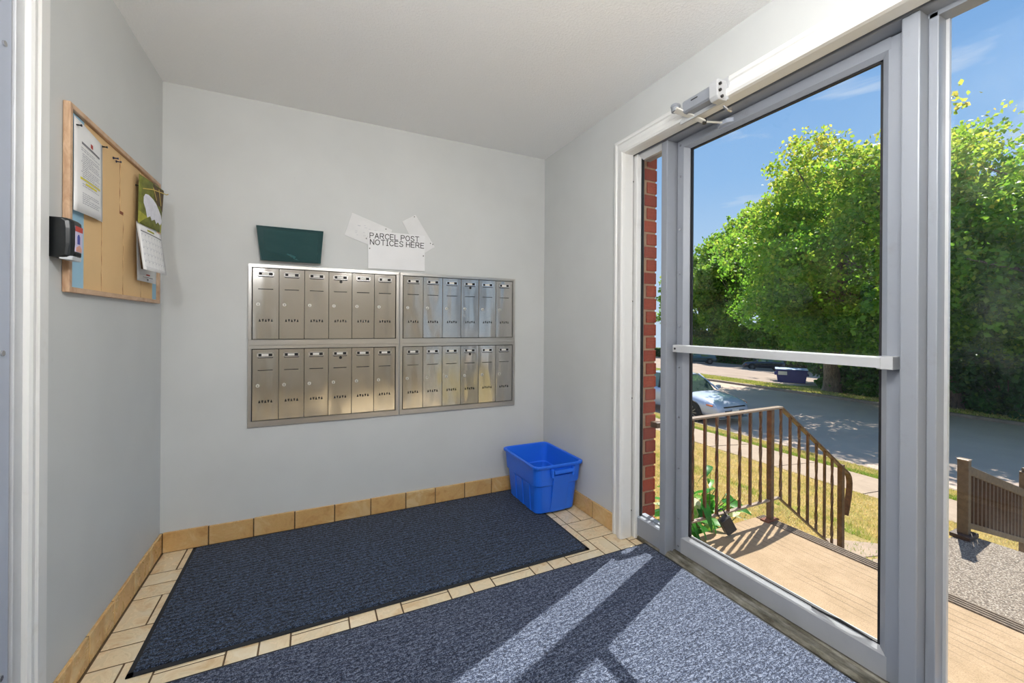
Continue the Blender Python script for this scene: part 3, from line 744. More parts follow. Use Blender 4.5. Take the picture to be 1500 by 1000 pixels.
tb = plate('notice_card', 'narrow white card leaning diagonally behind the sign toward the glass door', 'card', [(0.525, 1.864), (0.612, 1.917), (0.743, 1.716), (0.676, 1.672), (0.640, 1.690), (0.573, 1.784)], D - 0.004, D - 0.001, 'paper_off', 'blank cards beside the parcel sign')
for x, z in ((0.604, 1.902), (0.728, 1.733), (0.712, 1.738)): part('screw', MB().cyl((x, D - .007, z), (x, D - .003, z), 0.0032, 10), 'screw_dark', tb)

# teal wall pocket with a crumpled paper inside
tp = thing('wall_pocket', 'teal translucent plastic file pocket mounted above the mailboxes', 'file holder', (-0.11, D, 1.55))
P0 = [(-0.262, D - .001, 1.556), (0.048, D - .001, 1.556), (0.062, D - .001, 1.752), (-0.284, D - .001, 1.752)]
P1 = [(-0.252, D - .042, 1.552), (0.047, D - .042, 1.552), (0.061, D - .060, 1.738), (-0.276, D - .060, 1.738)]
def slab(mb, q, nrm, t):
    n_ = Vector(nrm).normalized() * t; q = [Vector(p) for p in q]
    mb.hexa(q + [p + n_ for p in q])
for nm, q, nr in (('front_panel', P1, (0, 1, 0.1)), ('back_panel', P0, (0, -1, 0)),
                  ('bottom_panel', [P0[0], P0[1], P1[1], P1[0]], (0, 0, 1)),
                  ('end_panel', [P0[0], P1[0], P1[3], P0[3]], (1, 0, 0)), ('end_panel', [P0[1], P1[1], P1[2], P0[2]], (-1, 0, 0))):
    mb = MB(); slab(mb, q, nr, 0.0025); part(nm, mb, 'teal', tp, bevel=0.0006, seg=1)
mb = MB(); mb.bar(P1[3], P1[2], 0.006, 0.005); part('rim', mb, 'teal', tp, bevel=0.0015)
pg = thing('folded_paper', 'crumpled pale paper inside the teal wall pocket', 'paper', (-0.1, D - .03, 1.56))
nx, nz_ = 18, 10; vs = []; fs = []
for i in range(nx + 1):
    for j in range(nz_ + 1):
        u, v = i / nx, j / nz_
        x = -0.245 + 0.275 * u; zl = 1.612 - 0.052 * min(1, u * 1.5) + 0.0; z = zl + (1.725 - zl) * v
        vs.append((x, D - 0.036 - 0.010 * v + 0.004 * math.sin(9 * u + 4 * v) + 0.003 * math.sin(17 * v + 6 * u), z))
for i in range(nx):
    for j in range(nz_):
        a = i * (nz_ + 1) + j; fs.append((a, a + nz_ + 1, a + nz_ + 2, a + 1))
mb = MB(); mb.add(vs, fs); pp = part('sheet', mb, 'paper', pg, smooth=True)
sm = pp.modifiers.new('thick', 'SOLIDIFY'); sm.thickness = 0.0008

# ------------------------------------------------------------------ bulletin board on the left wall
bo = thing('bulletin_board', 'wood-framed notice board covered in tan and pale blue sheets', 'notice board', (L, 2.24, 1.29))
FX = L + 0.019
y0, y1, z0, z1 = 1.780, 2.652, 1.294, 1.894
fw = 0.018
def fpiece(pts, nm='frame_rail'):
    return part(nm, MB().prism(pts, 'x', L + 0.001, FX), 'oak', bo, bevel=0.002)
fpiece([(y0, z0), (y0 + fw, z0 + fw), (y0 + fw, z1 - fw), (y0, z1)], 'frame_stile')
fpiece([(y1, z0), (y1, z1), (y1 - fw, z1 - fw), (y1 - fw, z0 + fw)], 'frame_stile')
fpiece([(y0 + .0008, z1), (y0 + fw, z1 - fw + .0008), (y1 - fw, z1 - fw + .0008), (y1 - .0008, z1)])
fpiece([(y0 + .0008, z0), (y1 - .0008, z0), (y1 - fw, z0 + fw - .0008), (y0 + fw, z0 + fw - .0008)])
bx = L + 0.006
part('backing', MB().box(L + .001, bx, y0 + fw - .004, y1 - fw + .004, z0 + fw - .004, z1 - fw + .004), 'cork_dark', bo)
def sheet(nm, ya, yb_, za, zb_, key, wob=(0, 0), off=0.0008):
    n = 14; pts = []
    for i in range(n + 1):
        z = za + (zb_ - za) * i / n; pts.append((ya + wob[0] * (math.sin(i * 1.7 + ya * 9) + .5 * math.sin(i * 4.1)), z))
    for i in range(n, -1, -1):
        z = za + (zb_ - za) * i / n; pts.append((yb_ + wob[1] * (math.sin(i * 1.3 + yb_ * 7) + .5 * math.sin(i * 3.7)), z))
    return part(nm, MB().prism(pts, 'x', bx, bx + off), key, bo)
zt, zb0 = z1 - fw, z0 + fw
sheet('blue_sheet', y0 + fw, 1.906, zb0, zt, 'blue_paper')
sheet('blue_sheet', 2.570, y1 - fw, zb0, zt, 'blue_paper')
sheet('kraft_sheet', 1.902, 2.032, zb0, 1.610, 'kraft', (0, .0012), .0012)
sheet('kraft_sheet', 1.902, 2.192, 1.606, zt, 'kraft', (0, .0015), .0012)
sheet('kraft_sheet', 2.038, 2.226, zb0, 1.636, 'kraft', (.0012, .002), .0016)
sheet('kraft_sheet', 2.233, 2.425, zb0, 1.655, 'kraft', (.002, .0015), .0012)
sheet('kraft_sheet', 2.199, 2.425, 1.65, zt, 'kraft', (.0015, .0015), .0016)
sheet('kraft_sheet', 2.431, 2.576, zb0, zt, 'kraft', (.0015, 0), .0012)

# letter pinned near the left edge of the board
def curved_sheet(nm, parent, corners, mat, bulge=0.0, n=8, key=None, th=0.0006):
    """corners TL,TR,BR,BL in world space; the middle bows out toward +x"""
    TL, TR, BR, BL = map(Vector, corners); vs, fs = [], []
    for i in range(n + 1):
        for j in range(n + 1):
            u, v = i / n, j / n
            p = TL * (1 - u) * (1 - v) + TR * u * (1 - v) + BR * u * v + BL * (1 - u) * v
            p = p + Vector((bulge * math.sin(math.pi * u) * (0.4 + .6 * v), 0, 0)); vs.append(p)
    for i in range(n):
        for j in range(n):
            a = i * (n + 1) + j; fs.append((a, a + 1, a + n + 2, a + n + 1))
    mb = MB(); mb.add(vs, fs); o = part(nm, mb, mat, parent, smooth=True)
    s_ = o.modifiers.new('thick', 'SOLIDIFY'); s_.thickness = th; s_.offset = 0
    return lambda u, v, off=0.0: (TL * (1 - u) * (1 - v) + TR * u * (1 - v) + BR * u * v + BL * (1 - u) * v) + Vector((bulge * math.sin(math.pi * u) * (0.4 + .6 * v) + off, 0, 0))
lt = thing('letter', 'printed white letter with yellow highlighted lines pinned to the notice board', 'paper', (L + .02, 1.95, 1.57), group='papers pinned to the notice board')
f = curved_sheet('page', lt, [(L + .010, 1.826, 1.867), (L + .010, 2.028, 1.846), (L + .020, 2.003, 1.561), (L + .020, 1.800, 1.557)], 'paper', 0.004)
def pq(mb, f, u0, v0, u1, v1, off=.0012, n=4):
    for k in range(n):
        a, b = u0 + (u1 - u0) * k / n, u0 + (u1 - u0) * (k + 1) / n
        mb.quad(f(a, v0, off), f(b, v0, off), f(b, v1, off), f(a, v1, off))
mb = MB(); pq(mb, f, .22, .205, .86, .232); part('heading', mb, 'ink_soft', lt)
mb = MB(); pq(mb, f, .52, .14, .60, .19, n=1); part('emblem', mb, 'red_ink', lt)
mb = MB(); v = .27
rows = []
for r_ in range(26):
    if v > .90: break
    x = .24 if r_ not in (0, 1, 6, 11) else .20
    xe = random.uniform(.80, .88) if r_ % 4 else random.uniform(.4, .7)
    while x < xe:
        w_ = random.uniform(.03, .10); pq(mb, f, x, v, min(x + w_, xe), v + .0085, n=1); x += w_ + .015
    v += .0225 if r_ not in (1, 15, 17) else .04
    if r_ == 17: v += .04
part('printed_lines', mb, 'ink_mid', lt, kind='stuff')
mb = MB(); pq(mb, f, .18, .605, .88, .63, .0009); pq(mb, f, .34, .645, .74, .668, .0009); part('highlighting', mb, 'yellow_ink', lt)

# calendar hanging at the right end of the board
ca = thing('wall_calendar', 'wall calendar with white bird photo on green and a curling month page', 'calendar', (L + .03, 2.55, 1.45), group='papers pinned to the notice board')
f = curved_sheet('photo_page', ca, [(L + .025, 2.335, 1.846), (L + .055, 2.552, 1.838), (L + .055, 2.509, 1.624), (L + .028, 2.316, 1.630)], 'olive', 0.006)
def poly_on(mb, f, uv, off):
    mb.add([f(u, v, off) for u, v in uv], [tuple(range(len(uv)))])
mb = MB(); poly_on(mb, f, [(0, .74), (.3, .80), (.6, .74), (1, .80), (1, 1), (0, 1)], .0012); part('photo_grass', mb, 'lime', ca)
mb = MB(); poly_on(mb, f, [(.50, .02), (1, .02), (1, .52), (.86, .42), (.72, .44), (.60, .34)], .0012); part('photo_thicket', mb, 'brown_print', ca)
mb = MB(); poly_on(mb, f, [(.16, .42), (.22, .34), (.34, .32), (.52, .36), (.66, .42), (.80, .52), (.94, .62), (1, .74), (.92, .84), (.78, .80), (.70, .86), (.62, .78), (.48, .84), (.42, .76), (.30, .82), (.24, .66), (.16, .54)], .0018); part('photo_bird', mb, 'feather', ca)
mb = MB()
for (u0, v0, u1, v1) in ((.50, .10, .66, .34), (.74, .06, .88, .40)):
    poly_on(mb, f, [(u0, v0), (u0 + .04, v0), (u1 + .03, v1), (u1, v1)], .0022)
part('photo_reeds', mb, 'straw', ca)
for k, (du, dx) in enumerate(((0, .008), (.004, .016))):
    curved_sheet('page', ca, [(L + .022 + dx * .2, 2.312 - du, 1.628), (L + .052, 2.495, 1.616), (L + .070 + dx, 2.452, 1.428), (L + .052 + dx, 2.246 - du, 1.424)], 'paper_off' if k else 'brown_print', 0.006)
f = curved_sheet('month_page', ca, [(L + .030, 2.310, 1.626), (L + .060, 2.490, 1.613), (L + .100, 2.425, 1.415), (L + .076, 2.219, 1.421)], 'paper', 0.008)
mb = MB(); pq(mb, f, .05, .13, .96, .155, .0016); part('weekday_bar', mb, 'ink_soft', ca)
mb = MB(); pq(mb, f, .32, .05, .62, .095, .0016, 2); part('month_heading', mb, 'lime', ca)
mb = MB()
for k in range(8): u = .06 + .128 * k; mb.quad(f(u, .18, .0014), f(u + .004, .18, .0014), f(u + .004, .93, .0014), f(u, .93, .0014))
for k in range(6): v = .18 + .15 * k; pq(mb, f, .06, v, .96, v + .005, .0014)
for k in range(7):
    for r_ in range(5): pq(mb, f, .075 + .128 * k, .20 + .15 * r_, .10 + .128 * k, .225 + .15 * r_, .0014, 1)
part('day_grid', mb, 'ink_pale', ca, kind='stuff')
f = curved_sheet('back_page', ca, [(L + .016, 2.338, 1.64), (L + .024, 2.556, 1.64), (L + .026, 2.560, 1.384), (L + .017, 2.350, 1.384)], 'paper', 0.002)
mb = MB(); pq(mb, f, .42, .86, .62, .885); part('printed_name', mb, 'red_ink', ca)
mb = MB(); pq(mb, f, .25, .91, .78, .922); pq(mb, f, .46, .94, .54, .97, n=1); part('printed_lines', mb, 'ink_soft', ca)
# ribbon on the calendar
part('ribbon', MB().tube([(L + .03, 2.36, 1.79), (L + .055, 2.40, 1.80), (L + .07, 2.46, 1.805), (L + .075, 2.52, 1.812), (L + .074, 2.545, 1.822)], .0022, 6), 'straw', ca)

# push pins, each a thing of its own
def pin(y, z, key, label):
    t = thing('push_pin', label, 'push pin', (L + .008, y, z), group='push pins in the notice board')
    X_ = L + .0085
    mb = MB(); vs = []
    prof = [(.0048, 0), (.0048, .002), (.0026, .003), (.0022, .012), (.0040, .014), (.0040, .016), (0.0, .0165)]
    n = 12; rings = [[(X_ + h, y + r * math.cos(2 * math.pi * k / n), z + r * math.sin(2 * math.pi * k / n)) for k in range(n)] for r, h in prof]
    mb.loft(rings); part('head', mb, key, t)
    part('needle', MB().cyl((L + .004, y, z), (X_ + .001, y, z), .0007, 6), 'screw', t)
pin(1.838, 1.842, 'black_pin', 'black push pin at the top left corner of the letter')
pin(2.028, 1.843, 'black_pin', 'black push pin at the top right corner of the letter')
pin(2.125, 1.836, 'navy_pin', 'navy push pin in the bare tan sheet, upper of the close pair')
pin(2.152, 1.832, 'navy_pin', 'navy push pin in the bare tan sheet, lower of the close pair')
pin(2.355, 1.800, 'black_pin', 'lone dark push pin between the close pair and the calendar')

# hand sanitiser dispenser
ds = thing('sanitizer_dispenser', 'small black wall dispenser with red and lilac label by the notice board', 'dispenser', (L, 1.732, 1.38))
ya, yb_, za, zb_ = 1.697, 1.772, 1.386, 1.512
xs = L + 0.056
mb = MB()
rings = []
for z, k in ((za + .008, .80), (za + .014, .96), (za + .05, 1.0), (zb_ - .03, 1.0), (zb_ - .008, .96), (zb_, .82)):
    X_ = L + .056 * k
    rings.append([(L + .0005, ya, z), (X_ - .014, ya, z), (X_ - .004, ya + .006, z), (X_, ya + .018, z), (X_, yb_ - .014, z), (X_ - .006, yb_ - .004, z), (X_ - .018, yb_, z), (L + .0005, yb_, z)])
mb.loft(rings); part('body', mb, 'black_plastic', ds, bevel=0.003)
part('drip_lip', MB().hexa([(xs - .030, ya + .004, za + .002), (xs - .003, ya + .010, za), (xs - .002, yb_ - .012, za), (xs - .030, yb_ - .004, za + .002),
                            (xs - .030, ya + .004, za + .013), (xs - .001, ya + .010, za + .013), (xs - .001, yb_ - .012, za + .013), (xs - .030, yb_ - .004, za + .013)]), 'grey_plastic', ds, bevel=0.002)
lb = part('label', MB().box(xs - .001, xs + .0008, ya + .019, yb_ - .013, za + .028, zb_ - .020), 'lilac', ds)
part('red_band', MB().box(xs, xs + .0014, ya + .019, yb_ - .013, zb_ - .036, zb_ - .020), 'red_ink', lb)
part('printed_bottle', MB().prism([(ya + .030, za + .052), (ya + .046, za + .052), (ya + .046, za + .075), (ya + .041, za + .082), (ya + .035, za + .082), (ya + .030, za + .075)], 'x', xs, xs + .0012), 'blue_ink', lb)
part('printed_hand', MB().prism([(ya + .021, za + .029), (ya + .055, za + .029), (ya + .056, za + .040), (ya + .044, za + .050), (ya + .034, za + .046), (ya + .022, za + .040)], 'x', xs, xs + .0012), 'skin_print', lb)
part('dispensing_slot', MB().box(xs - .0005, xs + .0006, ya + .024, yb_ - .02, za + .016, za + .025), 'black', ds)

# ------------------------------------------------------------------ blue tote in the corner
tt = thing('storage_tote', 'open blue plastic tote standing in the corner on the mat edge', 'tote', (1.405, 2.45, 0.011))
def rrect(x0, x1, y0, y1, r, z, n=5):
    pts = []
    for cx, cy, a0 in ((x1 - r, y1 - r, 0), (x0 + r, y1 - r, 90), (x0 + r, y0 + r, 180), (x1 - r, y0 + r, 270)):
        for k in range(n + 1):
            a = R(a0 + 90 * k / n); pts.append((cx + r * math.cos(a), cy + r * math.sin(a), z))
    return pts
def trect(z, grow=0.0, r=0.04):
    t = z / 0.32                                     # tapered walls
    x0 = 1.268 - .026 * t - grow; x1 = 1.553 + .014 * t + grow; y0 = 2.262 - .045 * t - grow; y1 = 2.655 + .02 * t + grow
    return rrect(x0, x1, y0, y1, r, z + 0.011)
rings = [trect(0.0, -.012), trect(0.008, 0), trect(.185, 0), trect(.190, .009), trect(.300, .009), trect(.303, .018), trect(.318, .019), trect(.322, .012),
         trect(.318, .003), trect(.30, .002), trect(.19, .002), trect(.185, -.006), trect(.012, -.008), trect(.006, -.03)]
mb = MB(); mb.loft(rings); part('body', mb, 'tote', tt, smooth=False, bevel=0.0015, seg=1)
# recessed end panels and grips
for s_, yy in ((-1, 2.209), (1, 2.684)):
    o = s_ * 0.012
    mb = MB()
    g0 = yy + s_ * -.010
    mb.prism([(1.340, .302), (1.505, .302), (1.500, .268), (1.345, .268)], 'y', yy - .012, yy + .012)
    hd = part('handle', MB().prism([(1.352, .300), (1.496, .300), (1.490, .276), (1.360, .276)], 'y', yy + s_ * .004, yy + s_ * .020), 'tote', tt, bevel=0.004)
    part('handle_bracket', MB().box(1.336, 1.352, min(yy, yy + s_ * .02), max(yy, yy + s_ * .02), .255, .310), 'tote', hd, bevel=0.004)
    part('handle_bracket', MB().box(1.488, 1.504, min(yy, yy + s_ * .02), max(yy, yy + s_ * .02), .255, .310), 'tote', hd, bevel=0.004)
    # wide raised panel down the end wall
    mb = MB()
    P = [(1.366, .012), (1.474, .012), (1.480, .250), (1.360, .250)]
    yb0 = 2.262 if s_ < 0 else 2.655; yt0 = yy + (0.004 if s_ < 0 else -.004)
    mb.hexa([(1.366, yb0 + s_ * -.003, .016), (1.474, yb0 + s_ * -.003, .016), (1.474, yb0 + s_ * .004, .016), (1.366, yb0 + s_ * .004, .016),
             (1.360, yt0 + s_ * -.006, .262), (1.480, yt0 + s_ * -.006, .262), (1.480, yt0 + s_ * .006, .262), (1.360, yt0 + s_ * .006, .262)])
    part('end_panel', mb, 'tote', tt, bevel=0.003)
for yv in (2.36, 2.46, 2.56):
    part('side_rib', MB().hexa([(1.262, yv - .03, .02), (1.270, yv - .03, .02), (1.270, yv + .03, .02), (1.262, yv + .03, .02),
                                (1.249, yv - .03, .190), (1.258, yv - .03, .190), (1.258, yv + .03, .190), (1.249, yv + .03, .190)]), 'tote', tt, bevel=0.002)
sc = thing('snack_carton', 'small crumpled green and red carton lying inside the blue tote', 'carton', (1.40, 2.42, 0.03))
rotm = Matrix.Translation((1.405, 2.40, 0.165)) @ Matrix.Rotation(R(35), 4, 'Z') @ Matrix.Rotation(R(38), 4, 'X')
def rbox(x0, x1, y0, y1, z0, z1):
    mb = MB().box(x0, x1, y0, y1, z0, z1); mb.v = [tuple(rotm @ Vector(v)) for v in mb.v]; return mb
part('carton_body', rbox(-.05, .05, -.032, .032, -.06, .07), 'carton_green', sc, bevel=0.003)
part('printed_panel', rbox(-.044, .044, -.0335, -.0318, -.04, .02), 'carton_red', sc)
part('end_flap', rbox(.0495, .0525, -.03, .03, -.06, .085), 'carton_cream', sc, bevel=0.001)
fl = thing('paper_flyers', 'loose flyers heaped at the bottom of the blue tote', 'flyers', (1.40, 2.47, .02))
for k in range(7):
    rotm = Matrix.Translation((1.36 + .015 * k, 2.40 + .02 * k, .030 + .012 * k)) @ Matrix.Rotation(R(random.uniform(-60, 60)), 4, 'Z') @ Matrix.Rotation(R(random.uniform(-9, 9)), 4, 'X')
    part('flyer', rbox(-.09, .09, -.065, .065, -.0008, .0008), ('paper_off', 'carton_cream', 'paper')[k % 3], fl)

# ------------------------------------------------------------------ added fill lights, both out of view: pendant and wall sconce
def fill_globe_lamp(x, y, zc, label):
    t = thing('fill_pendant', label, 'lamp', (x, y, CZ))
    part('canopy', MB().lathe([(0, 0), (.07, 0), (.065, -.02), (.02, -.03), (0, -.03)], 24, (x, y, CZ)), 'alu_bright', t)
    part('stem', MB().cyl((x, y, zc + .14), (x, y, CZ - .02), .008, 10), 'alu_bright', t)
    n = 14; part('globe', MB().lathe([(.15 * math.sin(math.pi * k / n), .15 * math.cos(math.pi * k / n)) for k in range(n + 1)], 24, (x, y, zc)), 'lamp', t, smooth=True)
fill_globe_lamp(0.52, 0.18, 2.17, 'added white globe pendant lamp, unseen fill light in the hall behind the viewer')

ws = thing('fill_sconce', 'added round frosted sconce, unseen fill light on the left wall beside the metal door', 'lamp', (L, 0.28, 2.02))  # second light put in to brighten the room from outside the view
part('back_plate', MB().cyl((L + .0005, 0.28, 2.02), (L + .02, 0.28, 2.02), .07, 24), 'alu_bright', ws)
part('arm', MB().cyl((L + .018, 0.28, 2.02), (L + .05, 0.28, 2.02), .014, 12), 'alu_bright', ws)
n = 12; part('globe', MB().lathe([(.10 * math.sin(math.pi * k / n), .10 * math.cos(math.pi * k / n)) for k in range(n + 1)], 24, (L + .14, 0.28, 2.02)), 'sconce', ws, smooth=True)

# ------------------------------------------------------------------ outdoors: ground
GP = [(1.80, -0.75), (2.9, -0.82), (3.6, -0.95), (5.1, -0.98), (6.2, -1.24), (8.4, -1.63), (9.9, -1.75), (10.85, -1.82)]
def gz(x):
    P = GP + [(11.0, -1.95), (22.0, -2.16), (22.15, -2.06), (27, -2.50), (60, -4.75), (120, -7.5)]
    for (a, za), (b, zb_) in zip(P, P[1:]):
        if x <= b: return za + (zb_ - za) * (x - a) / (b - a)
    return P[-1][1]
def strip(name, xs, y0, y1, mat, thick=0.3, zoff=0.0, seam=None):
    mb = MB(); ys = [y0, y1]
    pts = [(x, gz(x) + zoff) for x in xs] + [(xs[-1], gz(xs[-1]) - thick), (xs[0], gz(xs[0]) - thick)]
    mb.prism(pts, 'y', y0, y1)
    return struct(name, mb, mat)
YA_, YB_ = -30, 90
strip('lawn', [1.80, 2.9, 3.6, 5.1, 6.2, 7.3, 8.4], YA_, YB_, 'lawn', zoff=0.0)
sw = struct('sidewalk', MB().prism([(8.4, gz(8.4) - .01), (9.9, gz(9.9) - .01), (9.9, gz(9.9) - .3), (8.4, gz(8.4) - .3)], 'y', YA_, YB_), 'grout')
slabm = MB().prism([(8.41, gz(8.4) + .012), (9.89, gz(9.9) + .012), (9.89, gz(9.9) - .1), (8.41, gz(8.4) - .1)], 'y', -.742, .742).mesh('paving_slab', MT['walk'])
for k in range(-3, 26):
    o = link('paving_slab', slabm, sw, True); o.location = (0, 1.5 * k, random.uniform(-.006, .006))
strip('boulevard', [9.9, 10.7], YA_, YB_, 'verge')
struct('kerb_near', MB().prism([(10.7, -1.80), (10.85, -1.815), (10.87, -2.1), (10.7, -2.1)], 'y', YA_, YB_), 'kerb', 0.01)
struct('road', MB().prism([(10.85, -1.95), (16.5, -1.98), (22.0, -2.16), (22.0, -2.6), (10.85, -2.6)], 'y', YA_, YB_), 'road')
struct('kerb_far', MB().prism([(21.9, -2.05), (22.15, -2.05), (22.15, -2.6), (21.9, -2.6)], 'y', YA_, YB_), 'kerb', 0.01)
strip('verge', [22.15, 27.2], YA_, YB_, 'verge')
struct('parking_lot', MB().prism([(27.2, gz(27.2)), (58.5, gz(58.5)), (58.5, gz(58.5) - .4), (27.2, gz(27.2) - .4)], 'y', 16.0, 80), 'lot')
struct('woodland_ground', MB().prism([(27.2, gz(27.2)), (60, gz(60)), (60, gz(60) - .4), (27.2, gz(27.2) - .4)], 'y', YA_, 16.0), 'hill')
struct('field_ground', MB().prism([(58.5, gz(58.5) + .1), (160, -9), (160, -9.5), (58.5, gz(58.5) - .4)], 'y', -60, 120), 'hill')

# porch, landing, steps
struct('porch', MB().box(1.80, 2.84, -1.2, 1.905, -0.95, -0.150), 'porch', 0.008)
ns = struct('porch_nosing', MB().box(2.838, 2.935, -1.2, 1.905, -0.95, -0.152), 'nosing', 0.012)
for k in range(4):
    part('groove_strip', MB().box(2.846 + .022 * k, 2.858 + .022 * k, -1.2, 1.9, -.153, -.1475), 'nosing', ns, bevel=0.002, seg=1)
struct('landing', MB().box(2.93, 4.36, -1.2, 1.337, -1.0, -0.320), 'aggregate', 0.012)
for k in range(3):
    struct('step', MB().box(4.355 + .3 * k, 4.66 + .3 * k, -1.2, 1.337, -1.3, -0.50 - .18 * k), 'walk', 0.01)
wk = struct('walkway', MB().box(3.2, 5.10, -1.0, 2.44, -1.2, -0.968), 'lawn')
for (pts) in ([(3.2, 1.36), (4.98, 1.36), (5.08, 1.93), (4.60, 2.06), (4.36, 2.43), (3.2, 2.43)], [(5.16, 1.36), (5.18, 2.10), (4.76, 2.43), (4.41, 2.43), (4.64, 2.09), (5.11, 1.96)]):
    part('paving_slab', MB().prism(pts[:6], 'z', -1.1, -.960), 'walk', wk, bevel=0.008)
struct('wall_outside', MB().box(XO - .16, XO - 0.02, 1.874, 5.5, -1.2, 3.2), 'mortar')
WO = bpy.data.objects['wall_outside']
struct('wall_upper', MB().box(XO + .001, XO + .06, -3, 1.80, 2.25, 3.2), 'cream')
# brick return beside the sidelight, plus the outer face
hb = 0.0765
bm_a = MB().box(0, .098, 0, .19, 0, .065).mesh('brick', MT['brick'])
bm_b = MB().box(0, .076, 0, .09, 0, .065).mesh('brick', MT['brick'])
bm_c = MB().box(0, .09, 0, .19, 0, .065).mesh('brick', MT['brick'])
for k in range(32):
    z = -0.16 + hb * k
    o = link('brick', bm_a if k % 2 else bm_b, WO, True, None, 0.003, 1)
    o.location = (1.758 + (0 if k % 2 else .022) + random.uniform(-.001, .002), 1.864 + random.uniform(-.002, .002), z)
    for q in range(3):
        o = link('brick', bm_c, WO, True, None, 0.003, 1)
        o.location = (1.766 + random.uniform(-.001, .002), 1.864 + (.20 if k % 2 else .10) + q * .20, z)
struct('pier_mortar', MB().box(1.764, 1.849, 1.871, 2.6, -0.3, 2.3), 'mortar')

# ------------------------------------------------------------------ left railing
RY = 1.829
rl = thing('railing', 'brown iron porch railing with twisted balusters sloping down the steps', 'railing', (2.889, RY, -.15))
part('post', MB().box(2.872, 2.906, RY - .017, RY + .017, -.146, .620), 'rail', rl, bevel=0.002)
part('base_plate', MB().box(2.825, 2.945, RY - .03, RY + .03, -.150, -.140), 'rust', rl, bevel=0.002)
tw = bpy.data.meshes
def baluster(x, za, zb_, twist):
    if not twist: mb = MB().box(x - .0075, x + .0075, RY - .0075, RY + .0075, za, zb_)
    else:
        rings = []; n = 26
        for i in range(n + 1):
            t = i / n; a = t * math.pi * 2.6 if .08 < t < .92 else 0; z = za + (zb_ - za) * t
            rings.append([(x + .0105 * math.cos(a + math.pi / 4 + k * math.pi / 2), RY + .0105 * math.sin(a + math.pi / 4 + k * math.pi / 2), z) for k in range(4)])
        mb = MB().loft(rings)
    part('baluster', mb, 'rail', rl)
def ztop(x): return .628 if x < 3.0 else .628 - (x - 3.0) * .690
def zbot(x): return -.010 if x < 2.98 else -.010 - (x - 2.98) * .735
for k, x in enumerate([1.905, 2.015, 2.126, 2.235, 2.344, 2.455, 2.566, 2.673, 2.781, 3.005, 3.114, 3.222, 3.330, 3.440, 3.549, 3.651]):
    baluster(x, zbot(x), ztop(x), (k % 2 == 0) if x < 2.9 else (k % 2 == 1))
part('top_rail', MB().box(1.862, 3.0, RY - .020, RY + .020, .620, .634), 'rail_pale', rl, bevel=0.003)
part('top_rail', MB().bar((2.996, RY, .628), (3.84, RY, ztop(3.84)), .040, .014), 'rail', rl, bevel=0.003)
part('bottom_rail', MB().box(1.862, 2.985, RY - .012, RY + .012, -.016, -.004), 'rail_pale', rl, bevel=0.002)
part('bottom_rail', MB().bar((2.98, RY, -.010), (3.775, RY, zbot(3.775)), .024, .012), 'rail', rl, bevel=0.002)
part('wall_flange', MB().box(1.815, 1.868, RY - .016, RY + .037, .600, .632), 'rail', rl, bevel=0.003)
part('wall_flange', MB().box(1.815, 1.868, RY - .012, RY + .037, -.020, .004), 'rail', rl, bevel=0.003)
part('end_post', MB().box(3.757, 3.797, RY - .017, RY + .017, -.98, .112), 'rail', rl, bevel=0.002)
cp = [(3.83, ztop(3.83)), (3.865, .030), (3.888, -.004), (3.898, -.045), (3.896, -.10), (3.885, -.16), (3.865, -.23), (3.842, -.30)]
mb = MB()
for (a, b) in zip(cp, cp[1:]): mb.bar((a[0], RY, a[1]), (b[0], RY, b[1]), .040, .012, (0, 1, 0) if False else (1, 0, .01))
part('scroll_end', mb, 'rail', rl)

# lockbox hanging from the bottom rail
lk = thing('lockbox', 'dark key lockbox hanging by its shackle from the porch railing', 'lockbox', (2.40, 1.80, -.06))
A = Vector((2.350, 1.792, .002)); ax = Vector((.55, -.02, -.83)).normalized(); wx = Vector((.80, -.25, .54)).normalized(); wx = (wx - ax * wx.dot(ax)).normalized(); dp = ax.cross(wx).normalized()
cen = A + ax * .082
part('case', MB().obox(cen, ax * .058, wx * .036, dp * .022), 'lockbox', lk, bevel=0.005)
part('keypad_cover', MB().obox(cen + ax * .006 - dp * .0235, ax * .046, wx * .029, dp * .005), 'lockbox_dark', lk, bevel=0.004)
for s_ in (-1, 0, 1):
    part('cover_ridge', MB().obox(cen + ax * (.006 + .024 * s_) - dp * .0285, ax * .004, wx * .024, dp * .0015), 'lockbox', lk, bevel=0.001)
e0, e1 = cen - ax * .056 - wx * .022, cen - ax * .056 + wx * .022
pts = [e0, e0 - ax * .052] + [e0 + (e1 - e0) * .5 - ax * .052 + (wx * -.022 * math.cos(a) - ax * .022 * math.sin(a)) for a in (R(30), R(60), R(90), R(120), R(150))] + [e1 - ax * .052, e1]
part('shackle', MB().tube(pts, .0045, 8), 'lockbox_dark', lk)

# right railing
r2 = thing('railing', 'weathered brown wooden stair railing with flat slats on the stone landing', 'railing', (4.29, 1.294, -.32))
Y2 = 1.294
part('post', MB().box(4.255, 4.305, Y2 - .03, Y2 + .03, -.315, .240), 'rail2', r2, bevel=0.004)
part('post_cap', MB().box(4.252, 4.308, Y2 - .033, Y2 + .033, .236, .246), 'rail_pale', r2, bevel=0.003)
part('post_foot', MB().box(4.205, 4.36, Y2 - .055, Y2 + .055, -.320, -.290), 'rail2_dark', r2, bevel=0.006)
part('post', MB().box(5.475, 5.525, Y2 - .03, Y2 + .03, -1.0, -.04), 'rail2', r2, bevel=0.004)
part('post_cap', MB().lathe([(0, .035), (.018, .03), (.024, .015), (.016, 0), (.034, -.004), (.034, -.012), (0, -.012)], 14, (5.50, Y2, -.028)), 'rail2', r2)
sl = -.322
part('top_rail', MB().bar((4.295, Y2, .170), (5.48, Y2, .170 + 1.185 * sl), .030, .062), 'rail2', r2, bevel=0.003)
